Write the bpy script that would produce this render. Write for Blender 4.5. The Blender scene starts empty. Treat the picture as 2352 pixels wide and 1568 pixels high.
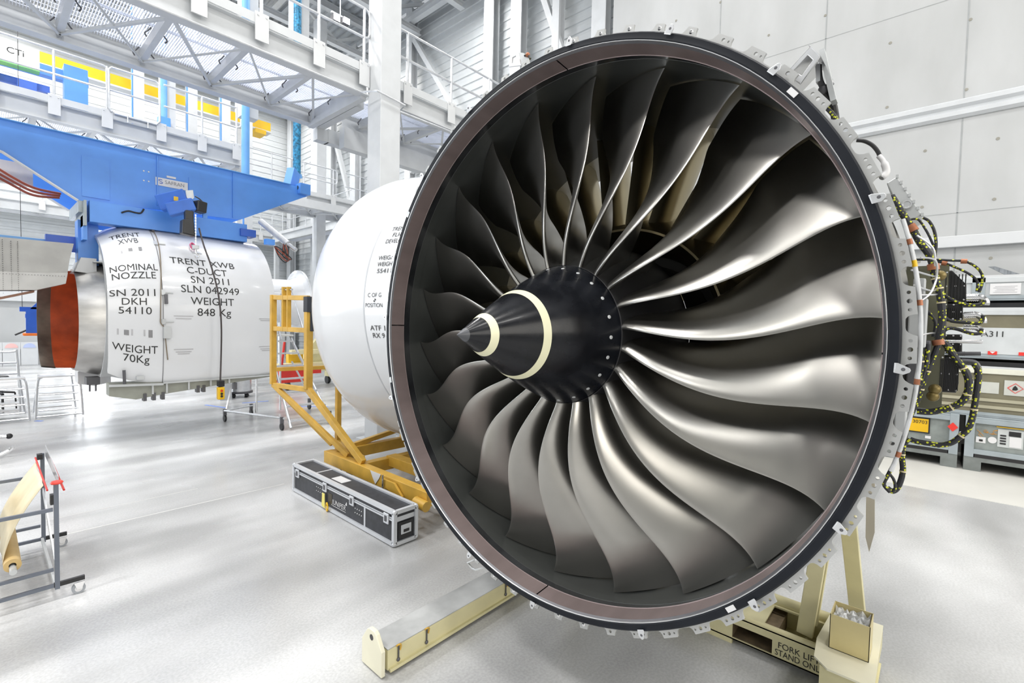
import bpy, bmesh, math, random
from mathutils import Vector, Matrix, Quaternion
random.seed(7)
PI = math.pi
S = bpy.context.scene
COL = S.collection

# ------------------------------------------------------------------ camera
cam_data = bpy.data.cameras.new('camera')
cam_data.sensor_width = 36.0
cam_data.lens = 16.806
cam_data.clip_end = 200
cam = bpy.data.objects.new('camera', cam_data)
COL.objects.link(cam)
yaw, pitch, roll = math.radians(41.6834), math.radians(-2.2263), math.radians(1.2856)
fw = Vector((math.cos(yaw)*math.cos(pitch), math.sin(yaw)*math.cos(pitch), math.sin(pitch)))
r0 = Vector((math.sin(yaw), -math.cos(yaw), 0))
u0 = r0.cross(fw)
rt = math.cos(roll)*r0 + math.sin(roll)*u0
up = -math.sin(roll)*r0 + math.cos(roll)*u0
mw = Matrix(((rt.x, up.x, -fw.x, 0), (rt.y, up.y, -fw.y, 0), (rt.z, up.z, -fw.z, 2.37), (0, 0, 0, 1)))
cam.matrix_world = mw
S.camera = cam

# ------------------------------------------------------------------ light, exposure
S.view_settings.view_transform = 'Standard'
S.view_settings.look = 'None'
S.view_settings.gamma = 1.0
S.view_settings.use_curve_mapping = False
S.view_settings.exposure = 0.82
S.cycles.max_bounces = 8
S.cycles.diffuse_bounces = 4
S.cycles.glossy_bounces = 4
S.cycles.caustics_reflective = False
S.cycles.caustics_refractive = False
S.cycles.sample_clamp_indirect = 6.0
world = bpy.data.worlds.new('world')
S.world = world
world.use_nodes = True
bg = world.node_tree.nodes['Background']
bg.inputs['Color'].default_value = (0.90, 0.95, 1.0, 1)
bg.inputs['Strength'].default_value = 0.3

def area(name, loc, target, sx, sy, power, color=(1, 1, 1)):
    d = bpy.data.lights.new(name, 'AREA')
    d.shape = 'RECTANGLE'; d.size = sx; d.size_y = sy; d.energy = power; d.color = color
    o = bpy.data.objects.new(name, d); COL.objects.link(o)
    o.location = loc
    o.rotation_euler = (Vector(target) - Vector(loc)).to_track_quat('-Z', 'Y').to_euler()
    return o
# rows of high bay lamps under the roof
for i, x in enumerate((-6, 0.5, 6.5, 11.5)):
    for j, y in enumerate((-7, -1, 5, 13, 21, 28)):
        area('high_bay_lamp', (x, y, 14.6), (x, y, 0), 1.8, 0.9, 70 if x > 11 and y < 12 else 60 if x == 6.5 and y == 5 else 150 if x > 5 and y < 6 else 120 if x > 11 else 330 if x == 0.5 and y == 5 else 480 if x < 0 and y == 5 else 130 if x < 5 and y < 2 else 340 if x < 5 else 250, (1.0, 0.98, 0.95))
# broad area light added for the daylight glow at far left
area('fill_light', (-13.5, 20, 5), (6, 18, 2), 16, 9, 1150, (0.90, 0.95, 1.0))
# fill light added right behind the photographer, brightens the cowls and lower blades
area('fill_light', (0, -13.5, 6.5), (0, 6, 3), 22, 9, 1350, (1.0, 0.955, 0.88))

# ------------------------------------------------------------------ materials
MATS = {}
def mat(name, col, rough=0.5, metal=0.0, var=0.06, scale=4.0, bump=0.0, bscale=60.0, coat=0.0, emit=None, alpha=1.0, stretch=None, rvar=0.0, spec=0.5, trans=0.0):
    if name in MATS: return MATS[name]
    m = bpy.data.materials.new(name); m.use_nodes = True
    nt = m.node_tree; N = nt.nodes; Lk = nt.links
    b = N['Principled BSDF']
    b.inputs['Roughness'].default_value = rough
    b.inputs['Metallic'].default_value = metal
    b.inputs['Specular IOR Level'].default_value = spec
    if coat: b.inputs['Coat Weight'].default_value = coat; b.inputs['Coat Roughness'].default_value = 0.08
    if trans: b.inputs['Transmission Weight'].default_value = trans
    tc = N.new('ShaderNodeTexCoord')
    src = tc.outputs['Object']
    if stretch:
        mp = N.new('ShaderNodeMapping'); mp.inputs['Scale'].default_value = stretch
        Lk.new(src, mp.inputs['Vector']); src = mp.outputs['Vector']
    nz = N.new('ShaderNodeTexNoise'); nz.inputs['Scale'].default_value = scale; nz.inputs['Detail'].default_value = 5
    Lk.new(src, nz.inputs['Vector'])
    rp = N.new('ShaderNodeValToRGB')
    c = Vector(col)
    lo = c*(1-var*1.6); hi = c*(1+var)
    rp.color_ramp.elements[0].position = 0.3; rp.color_ramp.elements[1].position = 0.7
    rp.color_ramp.elements[0].color = (*lo, 1); rp.color_ramp.elements[1].color = (*[min(1, v) for v in hi], 1)
    Lk.new(nz.outputs['Fac'], rp.inputs['Fac'])
    Lk.new(rp.outputs['Color'], b.inputs['Base Color'])
    if rvar:
        mr = N.new('ShaderNodeMapRange'); mr.inputs['From Min'].default_value = 0.3; mr.inputs['From Max'].default_value = 0.7
        mr.inputs['To Min'].default_value = max(0.03, rough-rvar); mr.inputs['To Max'].default_value = rough+rvar
        Lk.new(nz.outputs['Fac'], mr.inputs['Value']); Lk.new(mr.outputs['Result'], b.inputs['Roughness'])
    if bump:
        n2 = N.new('ShaderNodeTexNoise'); n2.inputs['Scale'].default_value = bscale; n2.inputs['Detail'].default_value = 3
        Lk.new(src, n2.inputs['Vector'])
        bp = N.new('ShaderNodeBump'); bp.inputs['Strength'].default_value = bump; bp.inputs['Distance'].default_value = 0.01
        Lk.new(n2.outputs['Fac'], bp.inputs['Height']); Lk.new(bp.outputs['Normal'], b.inputs['Normal'])
    if emit:
        b.inputs['Emission Color'].default_value = (*emit[:3], 1); b.inputs['Emission Strength'].default_value = emit[3]
    if alpha < 1: b.inputs['Alpha'].default_value = alpha
    MATS[name] = m
    return m

WHITE = mat('white_paint', (0.62, 0.635, 0.65), 0.4, var=0.02)
STEELW = mat('white_steel_paint', (0.58, 0.60, 0.62), 0.45, var=0.03)
GALV = mat('galvanised_steel', (0.62, 0.64, 0.67), 0.38, 0.55, var=0.08, scale=9)
GRATE = mat('galvanised_grating', (0.82, 0.86, 0.96), 0.5, 0.0, var=0.05)
DARKSTEEL = mat('dark_steel', (0.13, 0.13, 0.14), 0.45, 0.6)
CHROME = mat('bright_metal', (0.75, 0.75, 0.76), 0.18, 1.0, var=0.04)
EDGE = mat('case_edge_metal', (0.66, 0.68, 0.72), 0.35, 0.3, var=0.04)
BLUEM = mat('hoist_blue', (0.05, 0.17, 0.62), 0.35)
ALU = mat('aluminium', (0.72, 0.73, 0.75), 0.32, 0.9, var=0.05, scale=12)
TITAN = mat('blade_titanium', (0.43, 0.42, 0.395), 0.30, 1.0, var=0.05, scale=3.0)
VANE = mat('vane_metal', (0.36, 0.31, 0.20), 0.27, 0.9, var=0.08)
LINER = mat('case_liner_grey', (0.05, 0.054, 0.052), 0.34, 0.1, var=0.12, scale=2.5)
LINERDARK = mat('case_gloss_dark', (0.03, 0.032, 0.035), 0.18, 0.2, var=0.3, scale=5)
LIPBROWN = mat('anodised_lip_brown', (0.27, 0.213, 0.208), 0.46, 0.5, var=0.08, scale=2, stretch=(1, 4, 4))
RUBBER = mat('black_rubber', (0.008, 0.010, 0.015), 0.5, 0.0, var=0.2, spec=0.25)
BLACKP = mat('black_plastic', (0.018, 0.018, 0.02), 0.4, 0.0, var=0.2)
SPINBLK = mat('spinner_black_gloss', (0.007, 0.008, 0.011), 0.27, 0.0, var=0.3, scale=6, coat=0.08, rvar=0.08, spec=0.3)
SPINTIP = mat('spinner_rubber_tip', (0.07, 0.075, 0.085), 0.36, 0.0, var=0.1)
CREAMSTRIPE = mat('cream_stripe', (0.82, 0.80, 0.56), 0.45, var=0.03)
FLANGE = mat('flange_metal', (0.50, 0.505, 0.50), 0.38, 0.55, var=0.06, scale=5)
CREAM = mat('cream_paint', (0.68, 0.63, 0.38), 0.42, var=0.05, scale=5)
CREAMTOP = mat('worn_grey_tread', (0.46, 0.47, 0.47), 0.45, 0.1, var=0.18, scale=4)
YEL = mat('ochre_yellow_paint', (0.62, 0.37, 0.055), 0.42, var=0.10, scale=6)
SAFETYY = mat('bright_yellow', (0.78, 0.47, 0.01), 0.4, var=0.04)
BLUE = mat('blue_paint', (0.095, 0.30, 0.80), 0.38, var=0.05, scale=2)
BLUED = mat('dark_blue_paint', (0.03, 0.12, 0.55), 0.38, var=0.06)
BLUEL = mat('light_blue_paint', (0.17, 0.42, 0.80), 0.4, var=0.05)
TEAL = mat('greased_screw_blue', (0.03, 0.23, 0.42), 0.4, 0.2, var=0.5, scale=18)
NACW = mat('nacelle_white_gloss', (0.76, 0.775, 0.80), 0.22, var=0.012, scale=1.2, coat=0.3)
INK = mat('black_lettering', (0.02, 0.02, 0.02), 0.5)
INKG = mat('grey_lettering', (0.25, 0.25, 0.26), 0.5)
ORANGE = mat('burnt_orange_coating', (0.50, 0.085, 0.02), 0.55, var=0.2, scale=4)
NOZMETAL = mat('nozzle_metal', (0.66, 0.65, 0.63), 0.36, 0.85, var=0.12, scale=2.5, stretch=(1, 1, 3))
RED = mat('red_paint', (0.62, 0.03, 0.02), 0.4)
ORNG = mat('safety_orange', (0.90, 0.20, 0.02), 0.45)
COPPER = mat('copper_clamp', (0.42, 0.16, 0.08), 0.42, 0.3, var=0.15, scale=30)
GREYBOX = mat('light_grey_metal', (0.60, 0.62, 0.63), 0.4, 0.3, var=0.04)
BLUEGREY = mat('blue_grey_frame', (0.36, 0.41, 0.44), 0.45, 0.2, var=0.08)
PAPER = mat('kraft_foam_roll', (0.72, 0.64, 0.46), 0.6, var=0.06, scale=7)
SLATE = mat('slate_steel_tube', (0.16, 0.18, 0.22), 0.38, 0.4, var=0.08)
CASEBLK = mat('case_panel_black', (0.035, 0.037, 0.045), 0.5, var=0.2, scale=14)
LABELW = mat('label_white', (0.72, 0.72, 0.73), 0.5, var=0.01)
PLASTICBAG = mat('clear_plastic_film', (0.85, 0.88, 0.92), 0.15, var=0.03, alpha=0.55)
OLIVE = mat('translucent_olive_panel', (0.20, 0.185, 0.125), 0.35, var=0.08)

# ------------------------------------------------------------------ mesh helpers
class MB:
    def __init__(s): s.v = []; s.f = []
    def add(s, vs, fs):
        o = len(s.v); s.v += [tuple(v) for v in vs]; s.f += [tuple(i+o for i in f) for f in fs]
    def box(s, x0, x1, y0, y1, z0, z1):
        s.add([(x, y, z) for z in (z0, z1) for y in (y0, y1) for x in (x0, x1)],
              [(0, 2, 3, 1), (4, 5, 7, 6), (0, 1, 5, 4), (2, 6, 7, 3), (0, 4, 6, 2), (1, 3, 7, 5)])
        return s
    def bar(s, p, q, w, h, upv=(0, 0, 1)):
        p = Vector(p); q = Vector(q); d = (q-p).normalized(); u = Vector(upv)
        a = d.cross(u)
        if a.length < 1e-4: a = d.cross(Vector((1, 0, 0)))
        a.normalize(); b = a.cross(d).normalized()
        a = a*w/2; b = b*h/2
        s.add([p-a-b, p+a-b, p+a+b, p-a+b, q-a-b, q+a-b, q+a+b, q-a+b],
              [(0, 1, 2, 3), (4, 7, 6, 5), (0, 4, 5, 1), (1, 5, 6, 2), (2, 6, 7, 3), (3, 7, 4, 0)])
        return s
    def tube(s, pts, r, n=8, caps=True):
        P = [Vector(p) for p in pts]; m = len(P); rs = r if isinstance(r, (list, tuple)) else [r]*m
        T = []
        for i in range(m):
            a = P[max(i-1, 0)]; b = P[min(i+1, m-1)]; T.append((b-a).normalized())
        u = T[0].orthogonal().normalized(); vs = []; fs = []
        for i in range(m):
            if i:
                q = T[i-1].rotation_difference(T[i]); u = q @ u
            w = T[i].cross(u).normalized()
            for k in range(n):
                t = 2*PI*k/n; vs.append(P[i] + (u*math.cos(t) + w*math.sin(t))*rs[i])
        for i in range(m-1):
            for k in range(n):
                k2 = (k+1) % n; fs.append((i*n+k, i*n+k2, (i+1)*n+k2, (i+1)*n+k))
        if caps: fs.append(tuple(range(n-1, -1, -1))); fs.append(tuple((m-1)*n+k for k in range(n)))
        s.add(vs, fs); return s
    def cyl(s, p, q, r, n=16, r2=None): return s.tube([p, q], [r, r if r2 is None else r2], n)
    def lathe(s, prof, axis='x', c=(0, 0, 0), n=64, a0=0.0, a1=2*PI, close=False):
        # prof: (position along axis, radius); angle 0 = up, increasing clockwise seen looking along +axis from in front
        full = abs(a1-a0-2*PI) < 1e-6; cols = n if full else n+1; m = len(prof); vs = []; fs = []
        for k in range(cols):
            t = a0+(a1-a0)*k/n; sn, cs = math.sin(t), math.cos(t)
            for (x, r) in prof:
                if axis == 'x': vs.append((c[0]+x, c[1]-r*sn, c[2]+r*cs))
                elif axis == 'y': vs.append((c[0]+r*sn, c[1]+x, c[2]+r*cs))
                else: vs.append((c[0]+r*sn, c[1]+r*cs, c[2]+x))
        for k in range(n):
            k2 = (k+1) % cols
            for i in range(m-1 if not close else m):
                j = (i+1) % m; fs.append((k*m+i, k*m+j, k2*m+j, k2*m+i))
        s.add(vs, fs); return s
    def prism(s, poly, vec):
        n = len(poly); v = Vector(vec); vs = [Vector(p) for p in poly] + [Vector(p)+v for p in poly]
        s.add(vs, [tuple(range(n-1, -1, -1)), tuple(range(n, 2*n))] + [(i, (i+1) % n, n+(i+1) % n, n+i) for i in range(n)]); return s
    def ball(s, c, r, nu=12, nv=8, sc=(1, 1, 1)):
        vs = []; fs = []
        for j in range(1, nv):
            ph = PI*j/nv
            for i in range(nu):
                t = 2*PI*i/nu; vs.append((c[0]+r*sc[0]*math.sin(ph)*math.cos(t), c[1]+r*sc[1]*math.sin(ph)*math.sin(t), c[2]+r*sc[2]*math.cos(ph)))
        T = len(vs); vs += [(c[0], c[1], c[2]+r*sc[2]), (c[0], c[1], c[2]-r*sc[2])]
        for j in range(nv-2):
            for i in range(nu):
                i2 = (i+1) % nu; fs.append((j*nu+i, (j+1)*nu+i, (j+1)*nu+i2, j*nu+i2))
        for i in range(nu):
            i2 = (i+1) % nu; fs.append((T, i, i2)); fs.append((T+1, (nv-2)*nu+i2, (nv-2)*nu+i))
        s.add(vs, fs); return s
    def ibeam(s, p, q, h, w, tf=0.016, tw=0.01, upv=(0, 0, 1)):
        p = Vector(p); q = Vector(q); u = Vector(upv)
        s.bar(p+u*(h/2-tf/2), q+u*(h/2-tf/2), w, tf, upv); s.bar(p-u*(h/2-tf/2), q-u*(h/2-tf/2), w, tf, upv); s.bar(p, q, tw, h-2*tf, upv); return s
    def grid(s, rows):
        m = len(rows[0]); vs = [p for r in rows for p in r]
        s.add(vs, [(i*m+j, i*m+j+1, (i+1)*m+j+1, (i+1)*m+j) for i in range(len(rows)-1) for j in range(m-1)]); return s
    def build(s, name, m, parent=None, smooth=True, angle=35, bevel=0.0, fix=True):
        me = bpy.data.meshes.new(name); me.from_pydata(s.v, [], s.f); me.update()
        if fix:
            b = bmesh.new(); b.from_mesh(me); bmesh.ops.recalc_face_normals(b, faces=b.faces); b.to_mesh(me); b.free()
        if smooth and len(me.polygons):
            me.polygons.foreach_set('use_smooth', [True]*len(me.polygons)); me.set_sharp_from_angle(angle=math.radians(angle))
        for mm in (m if isinstance(m, (list, tuple)) else [m]): me.materials.append(mm)
        o = bpy.data.objects.new(name, me); COL.objects.link(o)
        if parent is not None: adopt(o, parent)
        if bevel:
            bv = o.modifiers.new('bevel', 'BEVEL'); bv.width = bevel; bv.segments = 2; bv.limit_method = 'ANGLE'; bv.angle_limit = math.radians(40)
        return o

def adopt(o, parent):
    o.parent = parent
    l = Vector(parent.location); p = parent.parent
    if parent.type == 'EMPTY': o.matrix_parent_inverse = Matrix.Translation(-l)
    return o
def tag(o, label=None, cat=None, group=None, kind=None):
    if label: o['label'] = label
    if cat: o['category'] = cat
    if group: o['group'] = group
    if kind: o['kind'] = kind
    return o
def thing(name, label, cat, loc=(0, 0, 0), group=None):
    o = bpy.data.objects.new(name, None); o.empty_display_size = 0.2
    COL.objects.link(o); o.location = loc
    return tag(o, label, cat, group)
def struct(o): o['kind'] = 'structure'; return o
def dup(root, loc, rz=0.0, label=None, rot=None):
    def cp(o, par):
        c = o.copy(); COL.objects.link(c)
        if par is not None: c.parent = par
        for ch in [k for k in o.children]: cp(ch, c)
        return c
    r = cp(root, None); r.location = loc
    r.rotation_euler = rot if rot else (0, 0, rz)
    if label: r['label'] = label
    return r

TEXTCACHE = {}
def text_mesh(txt, size=1.0, align='CENTER', depth=0.0, lines=1.0):
    cu = bpy.data.curves.new('lettering', 'FONT'); cu.body = txt; cu.size = size; cu.align_x = align; cu.align_y = 'CENTER'
    cu.space_line = lines; cu.resolution_u = 3
    o = bpy.data.objects.new('lettering_tmp', cu); COL.objects.link(o)
    dg = bpy.context.evaluated_depsgraph_get(); dg.update()
    me = bpy.data.meshes.new_from_object(o.evaluated_get(dg))
    vs = [v.co.copy() for v in me.vertices]; fs = [tuple(p.vertices) for p in me.polygons]
    bpy.data.objects.remove(o); bpy.data.curves.remove(cu); bpy.data.meshes.remove(me)
    return vs, fs
def letter(txt, size, fn, m, parent, name='lettering', sx=1.0, align='CENTER', label=None, lines=1.0, width=None, cap=None):
    """text laid out flat, then carried onto the real surface by fn(x, y) -> point"""
    vs, fs = text_mesh(txt, size, align, lines=lines)
    sy = 1.0
    if width: sx = width/(max(v.x for v in vs)-min(v.x for v in vs))
    if cap: sy = cap/(0.7*size)
    mb = MB(); mb.add([fn(v.x*sx, v.y*sy) for v in vs], fs)
    o = mb.build(name, m, parent, smooth=False, fix=False)
    if label: o['label'] = label
    return o
def planar(o, ex, ey):
    o = Vector(o); ex = Vector(ex); ey = Vector(ey)
    return lambda x, y: o+ex*x+ey*y
def spline(pts, k=6):
    """Catmull-Rom through pts"""
    P = [Vector(p) for p in pts]; out = []
    for i in range(len(P)-1):
        a = P[max(i-1, 0)]; b = P[i]; c = P[i+1]; d = P[min(i+2, len(P)-1)]
        for j in range(k):
            t = j/k
            out.append(0.5*((2*b)+(c-a)*t+(2*a-5*b+4*c-d)*t*t+(3*b-a-3*c+d)*t**3))
    out.append(P[-1]); return out
# ================================================================== setting
def floor_material():
    m = bpy.data.materials.new('polished_concrete'); m.use_nodes = True
    nt = m.node_tree; N = nt.nodes; L = nt.links; b = N['Principled BSDF']
    tc = N.new('ShaderNodeTexCoord')
    def noise(scale, detail, sc=(1, 1, 1), rot=0.0):
        mp = N.new('ShaderNodeMapping'); mp.inputs['Scale'].default_value = sc; mp.inputs['Rotation'].default_value = (0, 0, rot)
        n = N.new('ShaderNodeTexNoise'); n.inputs['Scale'].default_value = scale; n.inputs['Detail'].default_value = detail
        L.new(tc.outputs['Object'], mp.inputs['Vector']); L.new(mp.outputs['Vector'], n.inputs['Vector']); return n.outputs['Fac']
    def rng(x, a, b_, c, d):
        r = N.new('ShaderNodeMapRange'); r.inputs['From Min'].default_value = a; r.inputs['From Max'].default_value = b_
        r.inputs['To Min'].default_value = c; r.inputs['To Max'].default_value = d; r.interpolation_type = 'SMOOTHERSTEP'; L.new(x, r.inputs['Value']); return r.outputs['Result']
    def mul(x, y):
        k = N.new('ShaderNodeMath'); k.operation = 'MULTIPLY'; L.new(x, k.inputs[0]); L.new(y, k.inputs[1]); return k.outputs[0]
    streak = rng(noise(0.5, 2.2, (0.45, 1.8, 1), 0.0), 0.22, 0.78, 0.58, 1.14)
    patch = rng(noise(1.1, 2.5, (0.8, 1, 1)), 0.25, 0.75, 0.86, 1.08)
    grain = rng(noise(55, 3), 0.25, 0.75, 0.92, 1.07)
    v = mul(mul(streak, patch), grain)
    col = N.new('ShaderNodeMix'); col.data_type = 'RGBA'; col.blend_type = 'MULTIPLY'; col.inputs['Factor'].default_value = 1
    col.inputs['A'].default_value = (0.57, 0.575, 0.58, 1)
    L.new(v, col.inputs['B']); L.new(col.outputs['Result'], b.inputs['Base Color'])
    L.new(rng(noise(0.6, 2, (0.5, 2.0, 1), 0.0), 0.15, 0.85, 0.16, 0.38), b.inputs['Roughness'])
    bp = N.new('ShaderNodeBump'); bp.inputs['Strength'].default_value = 0.08; bp.inputs['Distance'].default_value = 0.004
    L.new(noise(90, 3), bp.inputs['Height']); L.new(bp.outputs['Normal'], b.inputs['Normal'])
    return m
FLOORM = floor_material()
struct(MB().box(-14, 15, -14, 32, -0.2, 0).build('floor', FLOORM, smooth=False))
JOINT = mat('pale_joint_filler', (0.72, 0.72, 0.71), 0.5)
struct(MB().box(-6, 2.9, 6.875, 6.89, 0, 0.0015).build('trim_1', JOINT, smooth=False))
struct(MB().box(-6, 2.0, 7.5, 7.508, 0, 0.0015).build('trim_2', JOINT, smooth=False))
struct(MB().box(9.52, 12.98, -12, 1.6, 0, 0.004).build('trim_3', mat('white_floor_coating', (0.68, 0.67, 0.63), 0.4, var=0.03, scale=2), smooth=False))

def concrete_material():
    m = bpy.data.materials.new('cast_concrete'); m.use_nodes = True
    nt = m.node_tree; N = nt.nodes; L = nt.links; b = N['Principled BSDF']; b.inputs['Roughness'].default_value = 0.75
    tc = N.new('ShaderNodeTexCoord')
    n1 = N.new('ShaderNodeTexNoise'); n1.inputs['Scale'].default_value = 0.7; n1.inputs['Detail'].default_value = 6
    mp = N.new('ShaderNodeMapping'); mp.inputs['Scale'].default_value = (1, 1.6, 0.6)
    L.new(tc.outputs['Object'], mp.inputs['Vector']); L.new(mp.outputs['Vector'], n1.inputs['Vector'])
    r = N.new('ShaderNodeValToRGB'); r.color_ramp.elements[0].position = 0.3; r.color_ramp.elements[1].position = 0.7
    r.color_ramp.elements[0].color = (0.44, 0.45, 0.45, 1); r.color_ramp.elements[1].color = (0.52, 0.53, 0.535, 1)
    L.new(n1.outputs['Fac'], r.inputs['Fac']); L.new(r.outputs['Color'], b.inputs['Base Color'])
    n2 = N.new('ShaderNodeTexNoise'); n2.inputs['Scale'].default_value = 18; L.new(tc.outputs['Object'], n2.inputs['Vector'])
    bp = N.new('ShaderNodeBump'); bp.inputs['Strength'].default_value = 0.05; L.new(n2.outputs['Fac'], bp.inputs['Height']); L.new(bp.outputs['Normal'], b.inputs['Normal'])
    return m
CONC = concrete_material()
CONCDK = mat('concrete_joint', (0.36, 0.375, 0.38), 0.8)
wr = struct(MB().box(13.0, 13.5, -13, 7.76, 0, 16.4).build('wall_right', CONC, smooth=False))
jn = MB()
for y in (4.57, 2.2, -0.18, -2.56, -4.94): jn.box(12.996, 13.01, y-0.012, y+0.012, 0, 16.4)
for z in (9.0, 4.75, 13.2): jn.box(12.996, 13.01, -13, 7.76, z-0.006, z+0.006)
jn.build('panel_joint', CONCDK, wr, smooth=False)
th = MB()
for ys, zs in (((5.77, 4.59, 3.4, 2.23, 1.02, -0.21, -1.4), (7.14, 8.48, 9.53, 10.81, 12.1)), ((1.4, 0.36, -0.69, -1.74), (3.82, 4.94, 6.08))):
    for y in ys:
        for z in zs: th.cyl((12.992, y, z), (13.01, y, z), 0.028, 10)
th.build('tie_hole', mat('tie_hole_plug', (0.30, 0.29, 0.25), 0.8), wr, smooth=False)
# guard rail and cable tray on the concrete wall
g = MB()
pr = [(0, 0), (-0.03, 0.0), (-0.09, 0.05), (-0.09, 0.12), (-0.03, 0.17), (-0.03, 0.20), (-0.09, 0.25), (-0.09, 0.33), (-0.03, 0.37), (0, 0.37)]
g.prism([(12.995+a, -13, 6.6+b) for a, b in pr], (0, 20.6, 0))
struct(g.build('trim_4', STEELW, angle=20))
struct(MB().box(12.86, 12.99, -13, 1.2, 4.06, 4.28).build('trim_5', WHITE, smooth=False, bevel=0.01))

# corrugated metal wall further along
def corrugated(p, along, length, z0, z1, pitch=0.34, depth=0.035, out=(-1, 0, 0)):
    mb = MB(); o = Vector(out); n = int((z1-z0)/pitch); rows = []
    pts = []
    for i in range(n):
        z = z0+i*pitch
        pts += [(0, z), (depth*0.15, z+pitch*0.33), (depth*0.15, z+pitch*0.36), (0, z+pitch*0.40), (0, z+pitch*0.60), (depth, z+pitch*0.66), (depth, z+pitch*0.94)]
    a = Vector(p); b = a+Vector(along)*length
    rows = [[(a+o*d)+Vector((0, 0, z)) for d, z in pts], [(b+o*d)+Vector((0, 0, z)) for d, z in pts]]
    mb.grid(rows); return mb
CORR = mat('white_profiled_sheet', (0.55, 0.575, 0.59), 0.45, var=0.02)
struct(corrugated((13.6, 7.7, 0), (0, 1, 0), 23.5, 0, 16.6).build('wall_side', CORR, smooth=False, fix=False))
struct(MB().box(-14, 13.6, 30.9, 31.2, 0, 3.4).build('wall_back', CONC, smooth=False))
struct(corrugated((-14, 30.85, 0), (1, 0, 0), 27.6, 3.4, 16.6, out=(0, -1, 0)).build('wall_back_cladding', CORR, smooth=False, fix=False))
struct(MB().box(-14, 13.6, 30.65, 30.9, 2.85, 3.4).build('trim_6', WHITE, smooth=False))
# the rest of the hall shell, behind and left of the photographer
struct(MB().box(-14.3, -14.0, -14, 31, 0, 16.6).build('wall_left', mat('shed_wall_grey', (0.42, 0.43, 0.43), 0.6), smooth=False))
struct(MB().box(-14, 13.5, -14.3, -14, 0, 16.6).build('wall_front', mat('shed_wall_grey', (0.42, 0.43, 0.43), 0.6), smooth=False))
# window in the back wall
w = MB()
for x0, x1, z0, z1 in ((2.02, 2.06, 0.95, 2.1), (2.30, 2.34, 0.95, 2.1), (2.02, 2.34, 0.95, 1.0), (2.02, 2.34, 2.05, 2.1), (2.02, 2.34, 1.5, 1.53)): w.box(x0, x1, 30.84, 30.92, z0, z1)
wi = struct(w.build('window_1', WHITE, smooth=False))
MB().box(2.05, 2.31, 30.87, 30.88, 0.99, 2.06).build('pane', mat('bright_window_pane', (0.9, 0.95, 1), 0.1, emit=(0.92, 0.96, 1.0, 2.2)), wi, smooth=False)

w = MB()
for x0, x1, z0, z1 in ((2.95, 3.0, 0.2, 2.4), (3.6, 3.65, 0.2, 2.4), (4.25, 4.3, 0.2, 2.4), (2.95, 4.3, 0.15, 0.2), (2.95, 4.3, 2.4, 2.45)): w.box(x0, x1, 30.84, 30.92, z0, z1)
wj = struct(w.build('window_2', WHITE, smooth=False))
MB().box(2.98, 4.28, 30.87, 30.88, 0.19, 2.42).build('pane', mat('bright_door_pane', (0.9, 0.95, 1), 0.1, emit=(0.92, 0.96, 1.0, 9.0)), wj, smooth=False)

# roof deck, purlins and trusses
DECK = mat('grey_roof_deck', (0.50, 0.53, 0.56), 0.5, 0.2)
dk = MB(); x = -14.0; row = []
while x < 13.6:
    row += [(x, 16.7), (x+0.14, 16.7), (x+0.18, 16.82), (x+0.32, 16.82)]; x += 0.36
dk.grid([[(a, -14, z) for a, z in row], [(a, 31, z) for a, z in row]])
struct(dk.build('ceiling', DECK, smooth=False, fix=False))
TRG = 'roof trusses under the deck'
def truss(y, label):
    t = thing('roof_truss', label, 'truss', (0, y, 15.5), TRG)
    MB().ibeam((-13.5, y, 16.45), (13.2, y, 16.45), 0.3, 0.28).build('top_chord', STEELW, t, smooth=False)
    MB().ibeam((-13.5, y, 15.0), (13.2, y, 15.0), 0.24, 0.26).build('bottom_chord', STEELW, t, smooth=False)
    for i in range(12):
        x0 = -13+i*2.2; a = (x0, y, 15.1 if i % 2 else 16.35); b = (x0+2.2, y, 16.35 if i % 2 else 15.1)
        MB().bar(a, b, 0.12, 0.12).build('web_brace', STEELW, t, smooth=False)
for y in (8.4, 11.7, 14.8, 17.6, 21.2, 24.8, 28.4): truss(y, 'white roof truss under the grey deck')
PG = 'roof purlins along the side wall'
for x, z in ((12.7, 15.35), (9.2, 16.5), (5.6, 16.5), (2.0, 16.5)):
    tag(MB().ibeam((x, 8, z), (x, 30.8, z), 0.34, 0.24).build('roof_beam', STEELW, smooth=False),
        'white roof beam running along the side wall' if z < 16 else 'white roof beam hidden among the trusses under the deck', 'beam', PG)

# columns along the side wall, each with its own footing plate
WG = 'steel columns on the side wall'
def wall_column(y, wd, ztop, x=13.15, d=0.34):
    t = thing('wall_column', None, 'column', (x, y, 0), WG)
    MB().ibeam((x, y, 0.02), (x, y, ztop), d, wd, 0.03, 0.02, upv=(1, 0, 0)).build('shaft', STEELW, t, smooth=False)
    MB().box(x-0.25, x+0.25, y-0.25, y+0.25, 0, 0.02).build('base_plate', STEELW, t, smooth=False)
    return t
for y, wd, lab in ((8.28, 0.5, 'white wall column at the edge of the concrete panels'), (9.95, 0.28, 'slim white wall column left of the concrete edge'),
               (11.72, 0.5, 'white wall column with its foot behind the fan engine'), (13.1, 0.5, 'wide white wall column rising behind the top left engine bracket'),
               (18.1, 0.42, 'white wall column carrying the roof corner beam'), (22.8, 0.5, 'white wall column left of the big square column'), (25.3, 0.5, 'white wall column beside the diagonal brace'),
               (27.1, 0.55, 'white wall column in the far corner bay'), (30.3, 0.5, 'white corner column at the back wall')):
    tag(wall_column(y, wd, 16.3), lab)
BG = 'diagonal wall braces'
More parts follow.
